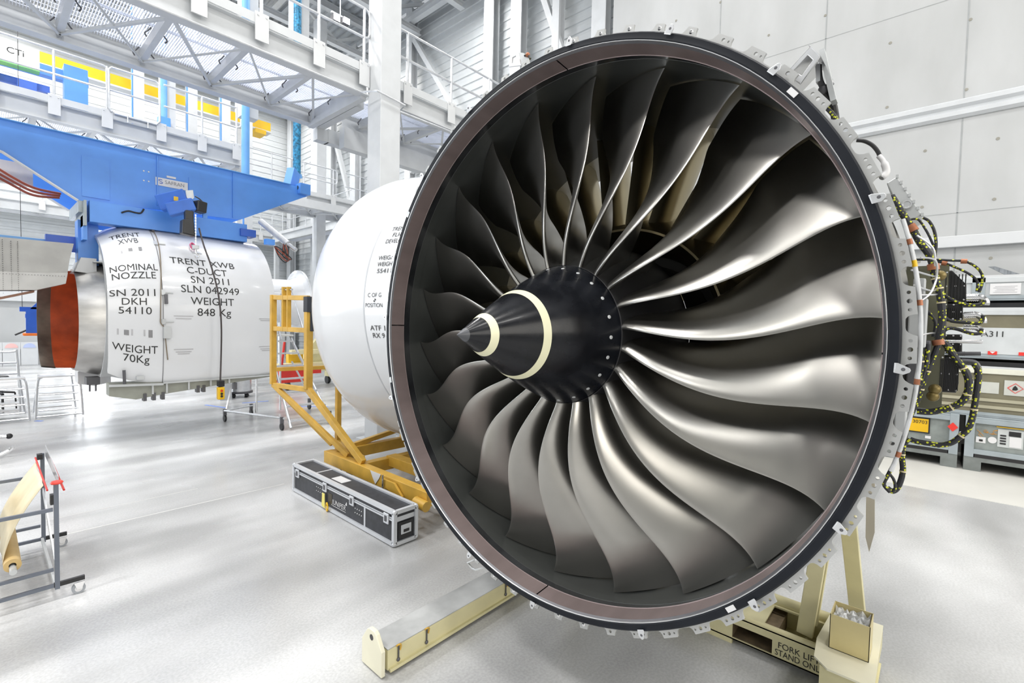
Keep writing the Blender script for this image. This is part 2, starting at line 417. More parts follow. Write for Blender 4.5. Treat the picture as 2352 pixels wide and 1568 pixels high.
for a, b, lab in (((13.1, 18.0, 15.0), (13.1, 13.6, 9.0), 'white diagonal brace from roof corner down the side wall'),
                  ((13.1, 8.6, 8.5), (13.1, 11.6, 16.2), 'white diagonal brace right of the tall wall columns'),
                  ((13.1, 17.8, 9.0), (13.1, 22.6, 15.0), 'white diagonal brace behind the square column'),
                  ((13.1, 25.0, 12.5), (13.1, 22.9, 8.0), 'white diagonal brace above the far walkway')):
    tag(MB().bar(a, b, 0.2, 0.2).build('wall_brace', STEELW, smooth=False), lab, 'brace', BG)

# big square column in front of the docking platform
t = thing('steel_column', 'tall white square steel column rising behind the engine cowl', 'column', (5.33, 8.22, 0))
MB().box(5.12, 5.56, 7.99, 8.44, 0.03, 16.4).build('shaft', STEELW, t, smooth=False, bevel=0.012)
MB().box(5.0, 5.68, 7.87, 8.56, 0, 0.03).build('base_plate', STEELW, t, smooth=False)

# ------------------------------------------------------------------ docking platforms
def platform(name, label, x0, x1, ya, yb, z=6.69, xs=(), posts=None, rail=True, far_rail=False, rail_gap=(), group='white docking platforms'):
    """ya = edge nearest the photographer"""
    t = thing(name, label, 'platform', ((x0+x1)/2, (ya+yb)/2, z), group)
    for y in (ya, yb):
        MB().ibeam((x0, y, z+0.2), (x1, y, z+0.2), 0.4, 0.2, 0.022, 0.014).build('side_beam', STEELW, t, smooth=False)
    for x in xs:
        if x1-x < 0.2: continue
        MB().bar((x, ya+0.1, z+0.17), (x, yb-0.1, z+0.17), 0.09, 0.17).build('cross_beam', STEELW, t, smooth=False)
    MB().bar((x1-0.06, ya, z+0.1), (x1-0.06, yb, z+0.1), 0.12, 0.32).build('end_beam', STEELW, t, smooth=False)
    gr = MB(); n = int((x1-x0)/0.036)
    for i in range(n):
        x = x0+0.02+i*(x1-x0-0.04)/n; gr.box(x, x+0.006, ya+0.1, yb-0.1, z+0.285, z+0.335)
    m = int((yb-ya-0.2)/0.14)
    for i in range(m+1):
        y = ya+0.1+i*0.14; gr.box(x0, x1, y-0.003, y+0.003, z+0.322, z+0.332)
    gr.box(x0, x1, (ya+yb)/2-0.012, (ya+yb)/2+0.012, z+0.295, z+0.335)
    gr.build('grating', GRATE, t, smooth=False, fix=False)
    br = list(xs)
    for i in range(len(br)-1):
        p, q = ((br[i], ya+0.15, z+0.08), (br[i+1], yb-0.15, z+0.08)) if i % 2 else ((br[i], yb-0.15, z+0.08), (br[i+1], ya+0.15, z+0.08))
        MB().bar(p, q, 0.045, 0.045).build('brace', STEELW, t, smooth=False)
        mid = ((p[0]+q[0])/2, (p[1]+q[1])/2, z+0.06)
        p2, q2 = ((p[0], q[1], p[2]), (q[0], p[1], q[2]))
        MB().tube([p2, q2], 0.02, 6).build('brace', STEELW, t)
    for x in xs:
        for y in (ya+0.25, (ya+yb)/2, yb-0.25):
            for dx in (-0.11, 0.11):
                c = MB(); c.tube(spline([(x+dx*0.6, y, z+0.27), (x+dx, y, z+0.2), (x+dx*1.35, y, z+0.15), (x+dx*1.1, y+0.02, z+0.11)], 3), 0.011, 6)
                c.build('hook_clamp', DARKSTEEL, t)
    # near edge: toe board, bracket plates, posts, rails
    for y, sgn, on in ((ya, -1, rail), (yb, 1, far_rail)):
        if not on: continue
        yo = y+sgn*0.11
        MB().box(x0, x1, min(yo, yo+sgn*0.01), max(yo, yo+sgn*0.01), z+0.40, z+0.55).build('toe_board', STEELW, t, smooth=False)
        ps = posts or xs
        for x in ps:
            MB().box(x-0.105, x+0.105, min(yo+sgn*0.012, yo+sgn*0.034), max(yo+sgn*0.012, yo+sgn*0.034), z+0.13, z+0.58).build('bracket_plate', WHITE, t, smooth=False, bevel=0.004)
            b = MB()
            for dx in (-0.065, 0.065): b.cyl((x+dx, yo+sgn*0.034, z+0.53), (x+dx, yo+sgn*0.046, z+0.53), 0.014, 8)
            b.build('bolt', GALV, t)
            if not any(a < x < c for a, c in rail_gap): MB().tube([(x, yo, z+0.42), (x, yo, z+1.58)], 0.026, 10).build('post', GALV, t)
        segs = []; a = x0
        for g0, g1 in list(rail_gap)+[(x1, x1)]:
            segs.append((a, g0)); a = g1
        for s0, s1 in segs:
            if s1-s0 < 0.3: continue
            loop = [(s0, yo, z+1.58), (s1-0.1, yo, z+1.58), (s1-0.03, yo, z+1.55), (s1, yo, z+1.48), (s1, yo, z+1.14), (s1-0.03, yo, z+1.07), (s1-0.1, yo, z+1.04), (s0, yo, z+1.04)]
            MB().tube(loop, 0.024, 10).build('hand_rail', GALV, t)
    return t
XS1 = (-1.2, -0.15, 0.95, 2.0, 3.05, 4.13, 5.05)
p1 = platform('docking_platform', 'large white overhead platform with grating seen from below, top left', -4.0, 5.12, 8.5, 10.7, xs=XS1, posts=(-1.5, -0.55, 0.4, 1.33, 2.27, 3.15, 4.11, 5.0))
# conduit clipped under its near edge
cond = [(-4, 8.33, 6.66), (4.9, 8.33, 6.66), (5.0, 7.93, 6.60), (5.62, 7.93, 6.55), (5.75, 8.3, 6.58), (12.4, 8.3, 6.66)]
tag(MB().tube(cond, 0.018, 8).build('cable_conduit', GALV), 'thin grey conduit under the platform edge, passing round the square column', 'conduit')
p2 = platform('docking_platform', 'white overhead platform with folding gate behind the blue hoist beam', -4.0, 5.12, 15.2, 17.4, xs=XS1, posts=(-1.6, -0.65, 0.3, 1.25, 2.17, 3.24, 4.15, 5.0), rail_gap=((2.2, 3.3),))
# folding gate in its rail
gt = MB(); yo = 15.05
gt.tube([(2.25, yo, 7.22), (2.2, yo, 7.3), (2.2, yo, 8.2), (2.25, yo, 8.27), (3.12, yo, 8.27), (3.2, yo, 8.2), (3.2, yo, 7.3), (3.13, yo, 7.2), (2.3, yo, 7.2)], 0.026, 10)
gt.build('gate_frame', GALV, p2)
MB().tube([(2.2, yo, 7.73), (3.2, yo, 7.73)], 0.022, 10).build('gate_rail', GALV, p2)
for x in (2.55, 2.95): MB().tube([(x, yo-0.02, 7.22), (x, yo-0.03, 7.05)], 0.014, 6).build('gate_hook', GALV, p2)
# inclined gusset at the end of both platforms
GUS = 'end consoles under the platforms'
for ya, yb, lab in ((8.5, 10.7, 'white console under the end of the near platform'), (15.2, 17.4, 'white console under the end of the far platform')):
    mb = MB()
    mb.box(5.17, 5.34, ya+0.45, yb+0.15, 6.66, 7.08)
    mb.bar((5.42, yb, 6.55), (9.6, yb, 6.55), 0.22, 0.3); mb.box(5.17, 5.45, yb-0.1, yb+0.12, 6.40, 6.66)
    o = tag(mb.build('platform_console', STEELW, smooth=False), lab, 'console', GUS)
XS2 = tuple(6.0+i*1.18 for i in range(6))
p3 = platform('docking_platform', 'fixed white walkway right of the square column leading to the side wall', 5.6, 12.9, 8.5, 10.3, xs=XS2)
MB().tube([(5.6, 8.39, 7.72), (12.4, 8.39, 7.72)], 0.02, 8).build('hand_rail', GALV, p3)
MB().box(5.6, 12.9, 10.2, 10.42, 6.25, 6.69).build('edge_girder', STEELW, p3, smooth=False)
p4 = platform('docking_platform', 'fixed white walkway beyond the blue hoist beam towards the side wall', 5.9, 11.4, 18.3, 20.2, xs=XS2, rail_gap=((9.7, 10.05),))
MB().tube([(5.9, 18.19, 7.9), (9.7, 18.19, 7.9)], 0.02, 8).build('hand_rail', GALV, p4)
p5 = platform('docking_platform', 'long white walkway along the back wall', -6, 12.9, 29.45, 30.6, xs=tuple(-5.5+i*1.5 for i in range(13)), group='white docking platforms')
t = thing('docking_platform', 'white walkway along the far side wall with its hand rail', 'platform', (12.4, 25, 6.69), 'white docking platforms')
MB().ibeam((11.6, 20.2, 6.89), (11.6, 29.2, 6.89), 0.4, 0.2).build('side_beam', STEELW, t, smooth=False)
MB().box(11.6, 13.0, 20.2, 29.2, 6.98, 7.02).build('deck', GRATE, t, smooth=False)
MB().box(11.5, 11.51, 20.2, 29.2, 7.09, 7.24).build('toe_board', STEELW, t, smooth=False)
for i in range(7): MB().tube([(11.5, 20.6+i*1.4, 7.1), (11.5, 20.6+i*1.4, 8.27)], 0.026, 8).build('post', GALV, t)
for z in (8.27, 7.75): MB().tube([(11.5, 20.3, z), (11.5, 29.1, z)], 0.024, 8).build('hand_rail', GALV, t)
# slim support columns of the far walkways
SG = 'platform support columns'
for x, y, w_, lab in ((11.7, 28.9, 0.22, 'slim white column under the far walkway corner'), (9.95, 20.2, 0.4, 'white column behind the white cowl top, carrying the far walkway'),
                      (8.9, 26.5, 0.28, 'white column seen between hoist beam and square column')):
    tag(MB().box(x-w_/2, x+w_/2, y-w_/2, y+w_/2, 0, 6.7 if w_ < 0.25 else 15).build('support_column', STEELW, smooth=False), lab, 'column', SG)
# building columns behind the far platform, between the yellow crane girders
BC = 'building columns behind the far platform'
for x, lab in ((4.03, 'white building column left of the folding gate opening'), (4.94, 'white building column right of the folding gate opening'), (5.7, 'white building column with blue guide strip'),
               (6.86, 'white building column under the crane girder end'), (7.7, 'white building column beside the second blue screw column')):
    t = thing('building_column', lab, 'column', (x, 22, 0), BC)
    MB().box(x-0.16, x+0.16, 21.85, 22.2, 0, 15.4).build('shaft', STEELW, t, smooth=False)
    MB().box(x-0.2, x-0.165, 21.85, 21.95, 3, 14.5).build('guide_strip', BLUE, t, smooth=False)
# overhead crane girder, crane parts
t = thing('crane_girder', 'yellow overhead crane girder seen through the gap between platforms', 'crane', (4, 23, 10.6))
MB().box(-4, 9.0, 22.9, 23.3, 10.72, 11.12).build('web', SAFETYY, t, smooth=False)
MB().box(-4, 9.0, 22.8, 23.4, 10.66, 10.72).build('flange', WHITE, t, smooth=False)
MB().box(8.3, 8.75, 22.75, 23.45, 10.5, 10.68).build('end_stop', SAFETYY, t, smooth=False)
t = thing('crane_trolley', 'blue crane trolley below the yellow girder at far left', 'crane', (2, 20.5, 9))
MB().box(1.9, 2.45, 20.2, 20.6, 8.7, 9.95).build('side_plate', BLUE, t, smooth=False)
MB().box(0.2, 2.5, 20.5, 20.8, 9.55, 9.85).build('cross_member', BLUE, t, smooth=False)
MB().box(0.1, 1.6, 20.4, 20.7, 9.0, 9.2).build('cross_member', BLUED, t, smooth=False)
MB().box(0.9, 1.3, 20.1, 20.4, 8.7, 9.1).build('drive_box', BLUED, t, smooth=False)
MB().box(0.35, 0.55, 20.1, 20.3, 8.7, 9.2).build('buffer', SAFETYY, t, smooth=False)
t = thing('control_cabinet', 'pale control cabinet with dark lettering behind the far platform', 'cabinet', (1, 19.9, 9.2))
MB().box(0.1, 1.35, 19.85, 20.15, 9.45, 9.98).build('body', mat('pale_grey_cabinet', (0.72, 0.75, 0.76), 0.4), t, smooth=False, bevel=0.01)
MB().box(0.1, 1.35, 19.84, 20.16, 9.36, 9.45).build('green_band', mat('green_band', (0.25, 0.62, 0.22), 0.5), t, smooth=False)
letter('CTi', 0.24, planar((0.86, 19.845, 9.72), (1, 0, 0), (0, 0, 1)), INK, t)
# twin floodlights hanging above the near platform
t = thing('floodlight', 'lit pair of floodlights hanging left of the square column', 'lamp', (7.9, 14.7, 11.9))
for dx, dy in ((-0.14, 0.05), (0.14, -0.05)):
    MB().box(7.9+dx-0.11, 7.9+dx+0.11, 14.6+dy, 14.82+dy, 11.82, 12.0).build('lamp_head', DARKSTEEL, t, smooth=False)
    MB().box(7.9+dx-0.10, 7.9+dx+0.10, 14.585+dy, 14.6+dy, 11.82, 11.99).build('lens', mat('lit_lens', (1, 1, 1), 0.3, emit=(1, 0.98, 0.95, 12)), t, smooth=False)
MB().box(7.6, 8.2, 14.68, 14.74, 12.02, 12.07).build('bracket', STEELW, t, smooth=False)
MB().tube([(7.9, 14.7, 12.05), (7.9, 14.7, 16.5)], 0.02, 6).build('suspension', GALV, t)
# ================================================================== turbofan engine (built about its axis, front face at x = 0)
ENG = thing('turbofan_engine', 'huge turbofan engine with open fan and black spinner with two cream rings', 'jet engine')
AX = (2.216, 1.7205, 2.3066)
NB = 22
def ep(x, r, deg):
    t = math.radians(deg); return Vector((x, -r*math.sin(t), r*math.cos(t)))
# --- casing
def lathe_part(name, prof, m, n=144, parent=ENG, **k): return MB().lathe(prof, 'x', n=n, **k).build(name, m, parent)
lathe_part('fan_case', [(0.05, 1.618), (0.12, 1.622), (0.35, 1.615), (0.36, 1.64), (0.38, 1.64), (0.39, 1.615), (0.75, 1.615), (0.76, 1.645), (0.79, 1.645), (0.80, 1.61), (1.15, 1.60), (1.62, 1.55), (1.62, 1.53), (1.3, 1.553)], mat('case_outer_metal', (0.36, 0.36, 0.35), 0.4, 0.8, var=0.1))
lathe_part('case_liner', [(0.135, 1.575), (0.19, 1.5745), (0.193, 1.570), (0.26, 1.572), (0.262, 1.5755), (0.62, 1.5755), (0.66, 1.572), (0.95, 1.575), (1.3, 1.552)], LINER)
lathe_part('rub_band', [(0.128, 1.560), (0.13, 1.5715), (0.20, 1.5715)], LINERDARK)
lip = MB(); 
for k in range(4): lip.lathe([(0.0165, 1.5715), (0.126, 1.5635), (0.128, 1.56)], 'x', n=40, a0=math.radians(1+k*90), a1=math.radians(90.7+k*90))
lip.build('inlet_lip', LIPBROWN, ENG)
lathe_part('lip_edge', [(0.004, 1.5850), (0.0012, 1.5838), (0.0012, 1.5812), (0.005, 1.5795)], ALU)
lathe_part('lip_nose', [(0.005, 1.5795), (0.0165, 1.5715)], DARKSTEEL)
lathe_part('front_seal', [(0.03, 1.624), (0.008, 1.624), (0.000, 1.617), (0.0015, 1.603), (0.0005, 1.59), (0.004, 1.5845), (0.03, 1.5845)], RUBBER)
# --- mounting flange with scalloped lugs and real holes
def flange():
    cu = bpy.data.curves.new('mounting_flange', 'CURVE'); cu.dimensions = '2D'; cu.fill_mode = 'BOTH'; cu.extrude = 0.006
    def poly(pts):
        s = cu.splines.new('POLY'); s.points.add(len(pts)-1)
        for p, q in zip(s.points, pts): p.co = (q[0], q[1], 0, 1)
        s.use_cyclic_u = True
    pitch = 360/59; a0 = 4.6; out = []; holes = []
    for i in range(59):
        c = a0+i*pitch; wide = 50 < c % 360 < 140
        hw = 0.82 if not wide else 1.7
        if 140 <= c % 360 < 160 or 30 < c % 360 < 50: hw = 1.35
        prof = [(-hw-1.0, 1.6325), (-hw-0.72, 1.6345), (-hw-0.45, 1.640), (-hw-0.2, 1.651), (-hw, 1.667), (hw-0.06, 1.668), (hw, 1.667), (hw+0.06, 1.650), (hw+0.22, 1.640), (hw+0.5, 1.6335), (hw+0.9, 1.6325)]
        out += [(math.radians(c+d), r) for d, r in prof]
        holes.append((c, 1.6475, 0.0085))
        if wide:
            holes += [(c-1.1, 1.6475, 0.0065), (c+1.1, 1.6475, 0.0065)]
        elif 140 <= c % 360 < 160: holes += [(c-1.0, 1.6475, 0.005), (c+1.0, 1.6475, 0.005)]
        elif 30 < c % 360 < 45: holes += [(c+0.95, 1.6475, 0.005)]
    P = lambda t, r: (r*math.sin(t), r*math.cos(t))
    poly([P(t, r) for t, r in out])
    poly([P(2*PI*i/240, 1.612) for i in range(240)])
    for c, r, h in holes:
        x, y = P(math.radians(c), r); poly([(x+h*math.cos(2*PI*i/12), y+h*math.sin(2*PI*i/12)) for i in range(12)])
    o = bpy.data.objects.new('tmp', cu); COL.objects.link(o)
    dg = bpy.context.evaluated_depsgraph_get(); dg.update()
    me = bpy.data.meshes.new_from_object(o.evaluated_get(dg))
    vs = [(0.034-v.co.z, -v.co.x, v.co.y) for v in me.vertices]; fs = [tuple(p.vertices) for p in me.polygons]
    bpy.data.objects.remove(o); bpy.data.curves.remove(cu)
    mb = MB(); mb.add(vs, fs); return mb.build('mounting_flange', FLANGE, ENG, smooth=False, fix=False), holes
FL, HOLES = flange()
# rim lip returning behind the lugs
lathe_part('flange_web', [(0.041, 1.60), (0.041, 1.630), (0.10, 1.630), (0.11, 1.618)], FLANGE)
# bolts in every second hole of the lower left, washers
for c, r, h in HOLES:
    if 165 < c % 360 < 300 or (c % 360 < 30):
        MB().lathe([(0.024, 0.0005), (0.024, 0.006), (0.028, 0.011), (0.03, 0.012)], 'x', c=tuple(ep(0, r, c)), n=10).build('bolt', CHROME, ENG)
# --- seal clips
def clip(deg):
    mb = MB(); t = math.radians(deg); rad = Vector((0, -math.sin(t), math.cos(t))); tan = Vector((0, -math.cos(t), -math.sin(t)))
    outl = [(-0.021, -0.022), (0.015, -0.023), (0.019, 0.004), (0.009, 0.021), (0.002, 0.0235), (-0.006, 0.020), (-0.021, -0.014)]
    pts = [Vector((-0.012, 0, 0))+rad*(1.632+b)+tan*a for a, b in outl]
    mb.prism(pts, (0.004, 0, 0))
    q = [Vector((-0.008, 0, 0))+rad*(1.632-0.022)+tan*a for a in (-0.021, 0.015)]
    mb.prism([q[0], q[1], q[1]+Vector((-0.004, 0, 0))-rad*0.003, q[0]+Vector((-0.004, 0, 0))-rad*0.003], rad*0.004)
    c = mb.build('seal_clip', ALU, ENG, smooth=False, bevel=0.0015)
    MB().lathe([(-0.0135, 0.0005), (-0.0135, 0.0055), (-0.011, 0.0075)], 'x', c=tuple(ep(0, 1.634, deg)), n=10).build('rivet', DARKSTEEL, c)
for d in (4.5, 25.9, 46.0, 70.2, 92.5, 115.5, 133.6, 155.7, 181.2, 201.3, 226, 250, 273, 290.3, 314, 335.4): clip(d)
# placards on the seal
for d, tone in ((50.5, LABELW), (137.5, LABELW), (255, GREYBOX), (303, GREYBOX)):
    t = math.radians(d); rad = Vector((0, -math.sin(t), math.cos(t))); tan = Vector((0, -math.cos(t), -math.sin(t))); c = ep(-0.002, 1.605, d)
    MB().prism([c+rad*a+tan*b for a, b in ((-0.011, -0.022), (-0.011, 0.022), (0.011, 0.022), (0.011, -0.022))], (0.003, 0, 0)).build('placard', tone, ENG, smooth=False)
# --- fan blades
TH = (0.0001, -0.0017, -0.0425, 0.0208, 0.0058); XC = (0.2001, 0.0987, 0.0337, -0.024, -0.0034)
def cheb(s, c):
    x = 2*s-1; t0, t1 = 1.0, x; v = c[0]+c[1]*x
    for k in range(2, len(c)):
        t0, t1 = t1, 2*x*t1-t0; v += c[k]*t1
    return v
def lerp_tab(tab, s):
    for (a, va), (b, vb) in zip(tab, tab[1:]):
        if s <= b:
            u = (s-a)/(b-a); u = u*u*(3-2*u) if False else u; return va+(vb-va)*u
    return tab[-1][1]
CHORD = ((0, 0.40), (0.25, 0.45), (0.5, 0.51), (0.75, 0.575), (1, 0.61))
B1 = ((0, 30), (0.25, 40), (0.5, 52), (0.75, 62), (1, 66)); B2 = ((0, -16), (0.25, 4), (0.5, 30), (0.75, 50), (1, 60))
THK = ((0, 0.021), (0.5, 0.013), (1, 0.0055))
def blade_mesh():
    mb = MB(); ns, nc = 40, 24; rings = []
    for i in range(ns+1):
        s = -0.06+1.06*i/ns; r = 0.4215+(1.5685-0.4215)*s; s = max(0, min(1, s))
        th0 = cheb(s, TH)-cheb(1.0, TH); x0 = cheb(s, XC); c = lerp_tab(CHORD, s); b1, b2, tk = lerp_tab(B1, s), lerp_tab(B2, s), lerp_tab(THK, s)
        cam_ = []; x, a = x0, 0.0
        for j in range(nc+1):
            u = (1-math.cos(PI*j/nc))/2
            if j:
                up_ = (1-math.cos(PI*(j-1)/nc))/2; um = (u+up_)/2; b = math.radians(b1+(b2-b1)*um)
                x += math.cos(b)*c*(u-up_); a -= math.sin(b)*c*(u-up_)
            b = math.radians(b1+(b2-b1)*u); h = tk*2.6*math.sqrt(u)*(1-u)*1.0+tk*0.12*(1-u)*min(1, u*20)
            cam_.append((x, a, b, h))
        ring = []
        for x, a, b, h in cam_: ring.append((x-math.sin(b)*h, a-math.cos(b)*h))      # pressure face (towards the front)
        for x, a, b, h in reversed(cam_[1:-1]): ring.append((x+math.sin(b)*h, a+math.cos(b)*h))
        rings.append([ (x, -r*math.sin(th0+a/r), r*math.cos(th0+a/r)) for x, a in ring])
    n = len(rings[0]); vs = [p for r in rings for p in r]
    fs = [(i*n+k, i*n+(k+1) % n, (i+1)*n+(k+1) % n, (i+1)*n+k) for i in range(ns) for k in range(n)]
    fs.append(tuple(ns*n+k for k in range(n)))
    mb.add(vs, fs); return mb
bl = blade_mesh().build('fan_blade', TITAN, ENG, angle=50)
for k in range(NB):
    o = bl if k == 0 else bl.copy()
    if k: COL.objects.link(o)
    o.rotation_euler = (-1.0724+k*2*PI/NB, 0, 0)
# --- spinner
def spin_r(x):
    s = (x+0.68)/0.836; return 0.42*(0.75*s+0.25*(1-(1-s)**2))
def spin_prof(a, b, off=0.0, n=14): return [(a+(b-a)*i/n, spin_r(a+(b-a)*i/n)+off) for i in range(n+1)]
sp = MB().lathe([(-0.68, 0.0004)]+spin_prof(-0.675, 0.15, n=40)+[(0.157, 0.417), (0.157, 0.36)], 'x', n=96).build('spinner', SPINBLK, ENG, angle=60)
MB().lathe([(-0.6835, 0.0004)]+spin_prof(-0.678, -0.628, 0.0018), 'x', n=64).build('spinner_tip', SPINTIP, sp)
for a, b in ((-0.538, -0.500), (-0.291, -0.250)): MB().lathe(spin_prof(a, b, 0.0012, 6), 'x', n=96).build('cream_ring', CREAMSTRIPE, sp)
MB().lathe([(0.150, 0.4195), (0.158, 0.4205), (0.163, 0.4195)], 'x', n=96).build('edge_band', DARKSTEEL, sp)
for k in range(22):
    d = 8.6+k*360/22; x = 0.085; t = math.radians(d); r = spin_r(x); sl = (spin_r(x+0.01)-spin_r(x-0.01))/0.02
    nrm = Vector((-sl, -math.sin(t), math.cos(t))).normalized(); c = ep(x, r, d)
    MB().tube([c-nrm*0.002, c+nrm*0.0016, c+nrm*0.0026], [0.0105, 0.0105, 0.008], 12).build('bolt', GREYBOX, sp)
# --- hub behind the blade roots, guide vanes, core
lathe_part('fan_hub', [(0.157, 0.36), (0.16, 0.418), (0.20, 0.425), (0.40, 0.50), (0.60, 0.565), (0.70, 0.58), (0.70, 0.2)], mat('hub_dark', (0.03, 0.03, 0.032), 0.4, 0.3), n=96)
lathe_part('core_splitter', [(1.25, 0.60), (0.95, 0.68), (0.86, 0.735), (0.86, 0.75), (0.95, 0.80), (1.3, 0.90), (1.9, 0.98), (2.6, 0.9), (3.2, 0.6)], VANE, n=96)
lathe_part('core_throat', [(0.72, 0.575), (1.1, 0.53), (1.3, 0.53), (1.3, 0.62)], BLACKP, n=64)
for k in range(28):
    d = k*360/28+3; mb = MB(); rows = []
    for r, ch in ((0.78, 0.34), (1.1, 0.36), (1.56, 0.40)):
        row = []
        for u, h in ((0, 0.002), (0.12, 0.015), (0.4, 0.022), (0.75, 0.013), (1, 0.002)):
            cam_ = 0.16*(1-u)**2*ch
            for sg in (1,):
                row.append((u, cam_+h, ch))
        for u, h in ((0.75, 0.013), (0.4, 0.022), (0.12, 0.015)):
            row.append((u, 0.16*(1-u)**2*ch-h, ch))
        rows.append([ep(0.98+u*ch*0.95+(r-0.78)*0.12, r, d-math.degrees(cc/r)*1.4) for u, cc, ch in row])
    n = len(rows[0]); vs = [p for r in rows for p in r]
    mb.add(vs, [(i*n+k2, i*n+(k2+1) % n, (i+1)*n+(k2+1) % n, (i+1)*n+k2) for i in range(2) for k2 in range(n)])
    mb.build('guide_vane', VANE, ENG, angle=60)
# --- harness and boxes on the right flank
HARN = {
 'main': (0.0165, [[0.404, -1.545, 0.643], [0.404, -1.592, 0.55], [0.404, -1.62, 0.497], [0.404, -1.648, 0.435], [0.404, -1.68, 0.38], [0.404, -1.694, 0.328], [0.404, -1.702, 0.283], [0.404, -1.715, 0.243], [0.404, -1.724, 0.185], [0.404, -1.73, 0.124], [0.404, -1.727, 0.066], [0.404, -1.722, 0.025]]),
 'lower': (0.0135, [[0.404, -1.723, 0.019], [0.404, -1.712, -0.028], [0.404, -1.693, -0.097], [0.404, -1.676, -0.174], [0.404, -1.665, -0.23], [0.404, -1.64, -0.315], [0.404, -1.632, -0.387], [0.404, -1.627, -0.459], [0.404, -1.633, -0.53], [0.404, -1.622, -0.595], [0.404, -1.604, -0.624], [0.404, -1.584, -0.614]]),
 'looptop': (0.0065, [[0.584, -1.625, 0.387], [0.584, -1.688, 0.382], [0.584, -1.75, 0.374], [0.584, -1.79, 0.368], [0.584, -1.824, 0.345], [0.584, -1.846, 0.311], [0.584, -1.848, 0.271], [0.584, -1.841, 0.235]]),
 'loop2': (0.006, [[0.584, -1.691, 0.374], [0.584, -1.726, 0.365], [0.584, -1.768, 0.341], [0.584, -1.808, 0.313], [0.584, -1.833, 0.281], [0.584, -1.834, 0.239]]),
 'bl1': (0.009, [[0.584, -1.726, 0.235], [0.584, -1.749, 0.212], [0.584, -1.777, 0.194], [0.584, -1.812, 0.183], [0.584, -1.835, 0.183], [0.584, -1.853, 0.19], [0.584, -1.858, 0.202]]),
 'bl2': (0.009, [[0.584, -1.733, 0.14], [0.584, -1.749, 0.12], [0.584, -1.771, 0.112], [0.584, -1.809, 0.108], [0.584, -1.845, 0.105], [0.584, -1.856, 0.121], [0.584, -1.858, 0.139]]),
 'bl3': (0.009, [[0.584, -1.712, 0.035], [0.584, -1.731, 0.062], [0.584, -1.753, 0.082], [0.584, -1.782, 0.079], [0.584, -1.811, 0.067], [0.584, -1.835, 0.061], [0.584, -1.852, 0.066], [0.584, -1.855, 0.083]]),
 'diag': (0.008, [[0.444, -1.665, 0.173], [0.444, -1.691, 0.14], [0.444, -1.709, 0.107], [0.444, -1.71, 0.074], [0.444, -1.705, 0.045]]),
 'bigloop': (0.0165, [[0.484, -1.74, 0.024], [0.484, -1.757, -0.002], [0.484, -1.783, -0.051], [0.484, -1.805, -0.082], [0.484, -1.819, -0.117], [0.484, -1.823, -0.153], [0.484, -1.819, -0.187], [0.484, -1.804, -0.222], [0.484, -1.775, -0.246], [0.484, -1.741, -0.264], [0.484, -1.706, -0.276], [0.484, -1.666, -0.278]]),
 'outer': (0.014, [[0.544, -1.837, -0.063], [0.544, -1.851, -0.094], [0.544, -1.851, -0.152], [0.544, -1.848, -0.203], [0.544, -1.845, -0.253], [0.544, -1.84, -0.298], [0.544, -1.83, -0.34], [0.544, -1.811, -0.37], [0.544, -1.783, -0.404], [0.544, -1.748, -0.421], [0.544, -1.711, -0.421], [0.544, -1.671, -0.42], [0.544, -1.647, -0.414]]),
 'thinr': (0.007, [[0.444, -1.652, 0.544], [0.444, -1.672, 0.527], [0.444, -1.69, 0.485], [0.444, -1.698, 0.43], [0.444, -1.696, 0.38]]),
 'thinr2': (0.0055, [[0.444, -1.612, 0.543], [0.444, -1.638, 0.537], [0.444, -1.665, 0.488], [0.444, -1.684, 0.441], [0.444, -1.698, 0.395], [0.444, -1.695, 0.362]]),
 'side1': (0.009, [[0.344, -1.663, 0.005], [0.344, -1.676, -0.056], [0.344, -1.671, -0.128], [0.344, -1.659, -0.21], [0.344, -1.645, -0.293]]),
 'side2': (0.009, [[0.364, -1.692, 0.015], [0.364, -1.69, -0.056], [0.364, -1.681, -0.119], [0.364, -1.665, -0.193], [0.364, -1.653, -0.267]]),
 'low2': (0.009, [[0.284, -1.653, -0.368], [0.284, -1.628, -0.412], [0.284, -1.611, -0.469], [0.284, -1.591, -0.528], [0.284, -1.579, -0.571], [0.284, -1.6, -0.599]]),
 'low3': (0.007, [[0.304, -1.59, -0.524], [0.304, -1.608, -0.547], [0.304, -1.615, -0.582], [0.304, -1.604, -0.606]]),
 'blackgland': (0.0115, [[0.684, -1.381, 0.999], [0.684, -1.411, 0.988], [0.684, -1.443, 0.962], [0.684, -1.466, 0.926], [0.684, -1.477, 0.895]]),
}
CLAMPS = {
 'clampA': [0.404, -1.62, 0.497],
 'clampB': [0.404, -1.694, 0.331],
 'clampC': [0.404, -1.722, 0.023],
 'clampD': [0.584, -1.789, 0.368],
 'clampE': [0.584, -1.727, 0.364],
}
ECU_TOP = [[0.624, -1.732, 0.332], [0.624, -1.753, 0.337], [0.624, -1.802, 0.273], [0.624, -1.806, 0.196], [0.624, -1.729, 0.197]]
ECU_MID = [[0.624, -1.733, 0.191], [0.624, -1.795, 0.19], [0.624, -1.798, 0.119], [0.624, -1.737, 0.118]]
ECU_LOW = [[0.624, -1.732, -0.049], [0.624, -1.791, -0.034], [0.624, -1.796, -0.155], [0.624, -1.79, -0.198], [0.624, -1.736, -0.2]]
ECU_4 = [[0.644, -1.739, 0.055], [0.644, -1.799, 0.057], [0.644, -1.802, -0.027], [0.644, -1.743, -0.03]]
JBOX = [[0.534, -1.517, 0.733], [0.534, -1.553, 0.756], [0.534, -1.646, 0.574], [0.534, -1.606, 0.55], [0.534, -1.588, 0.558]]
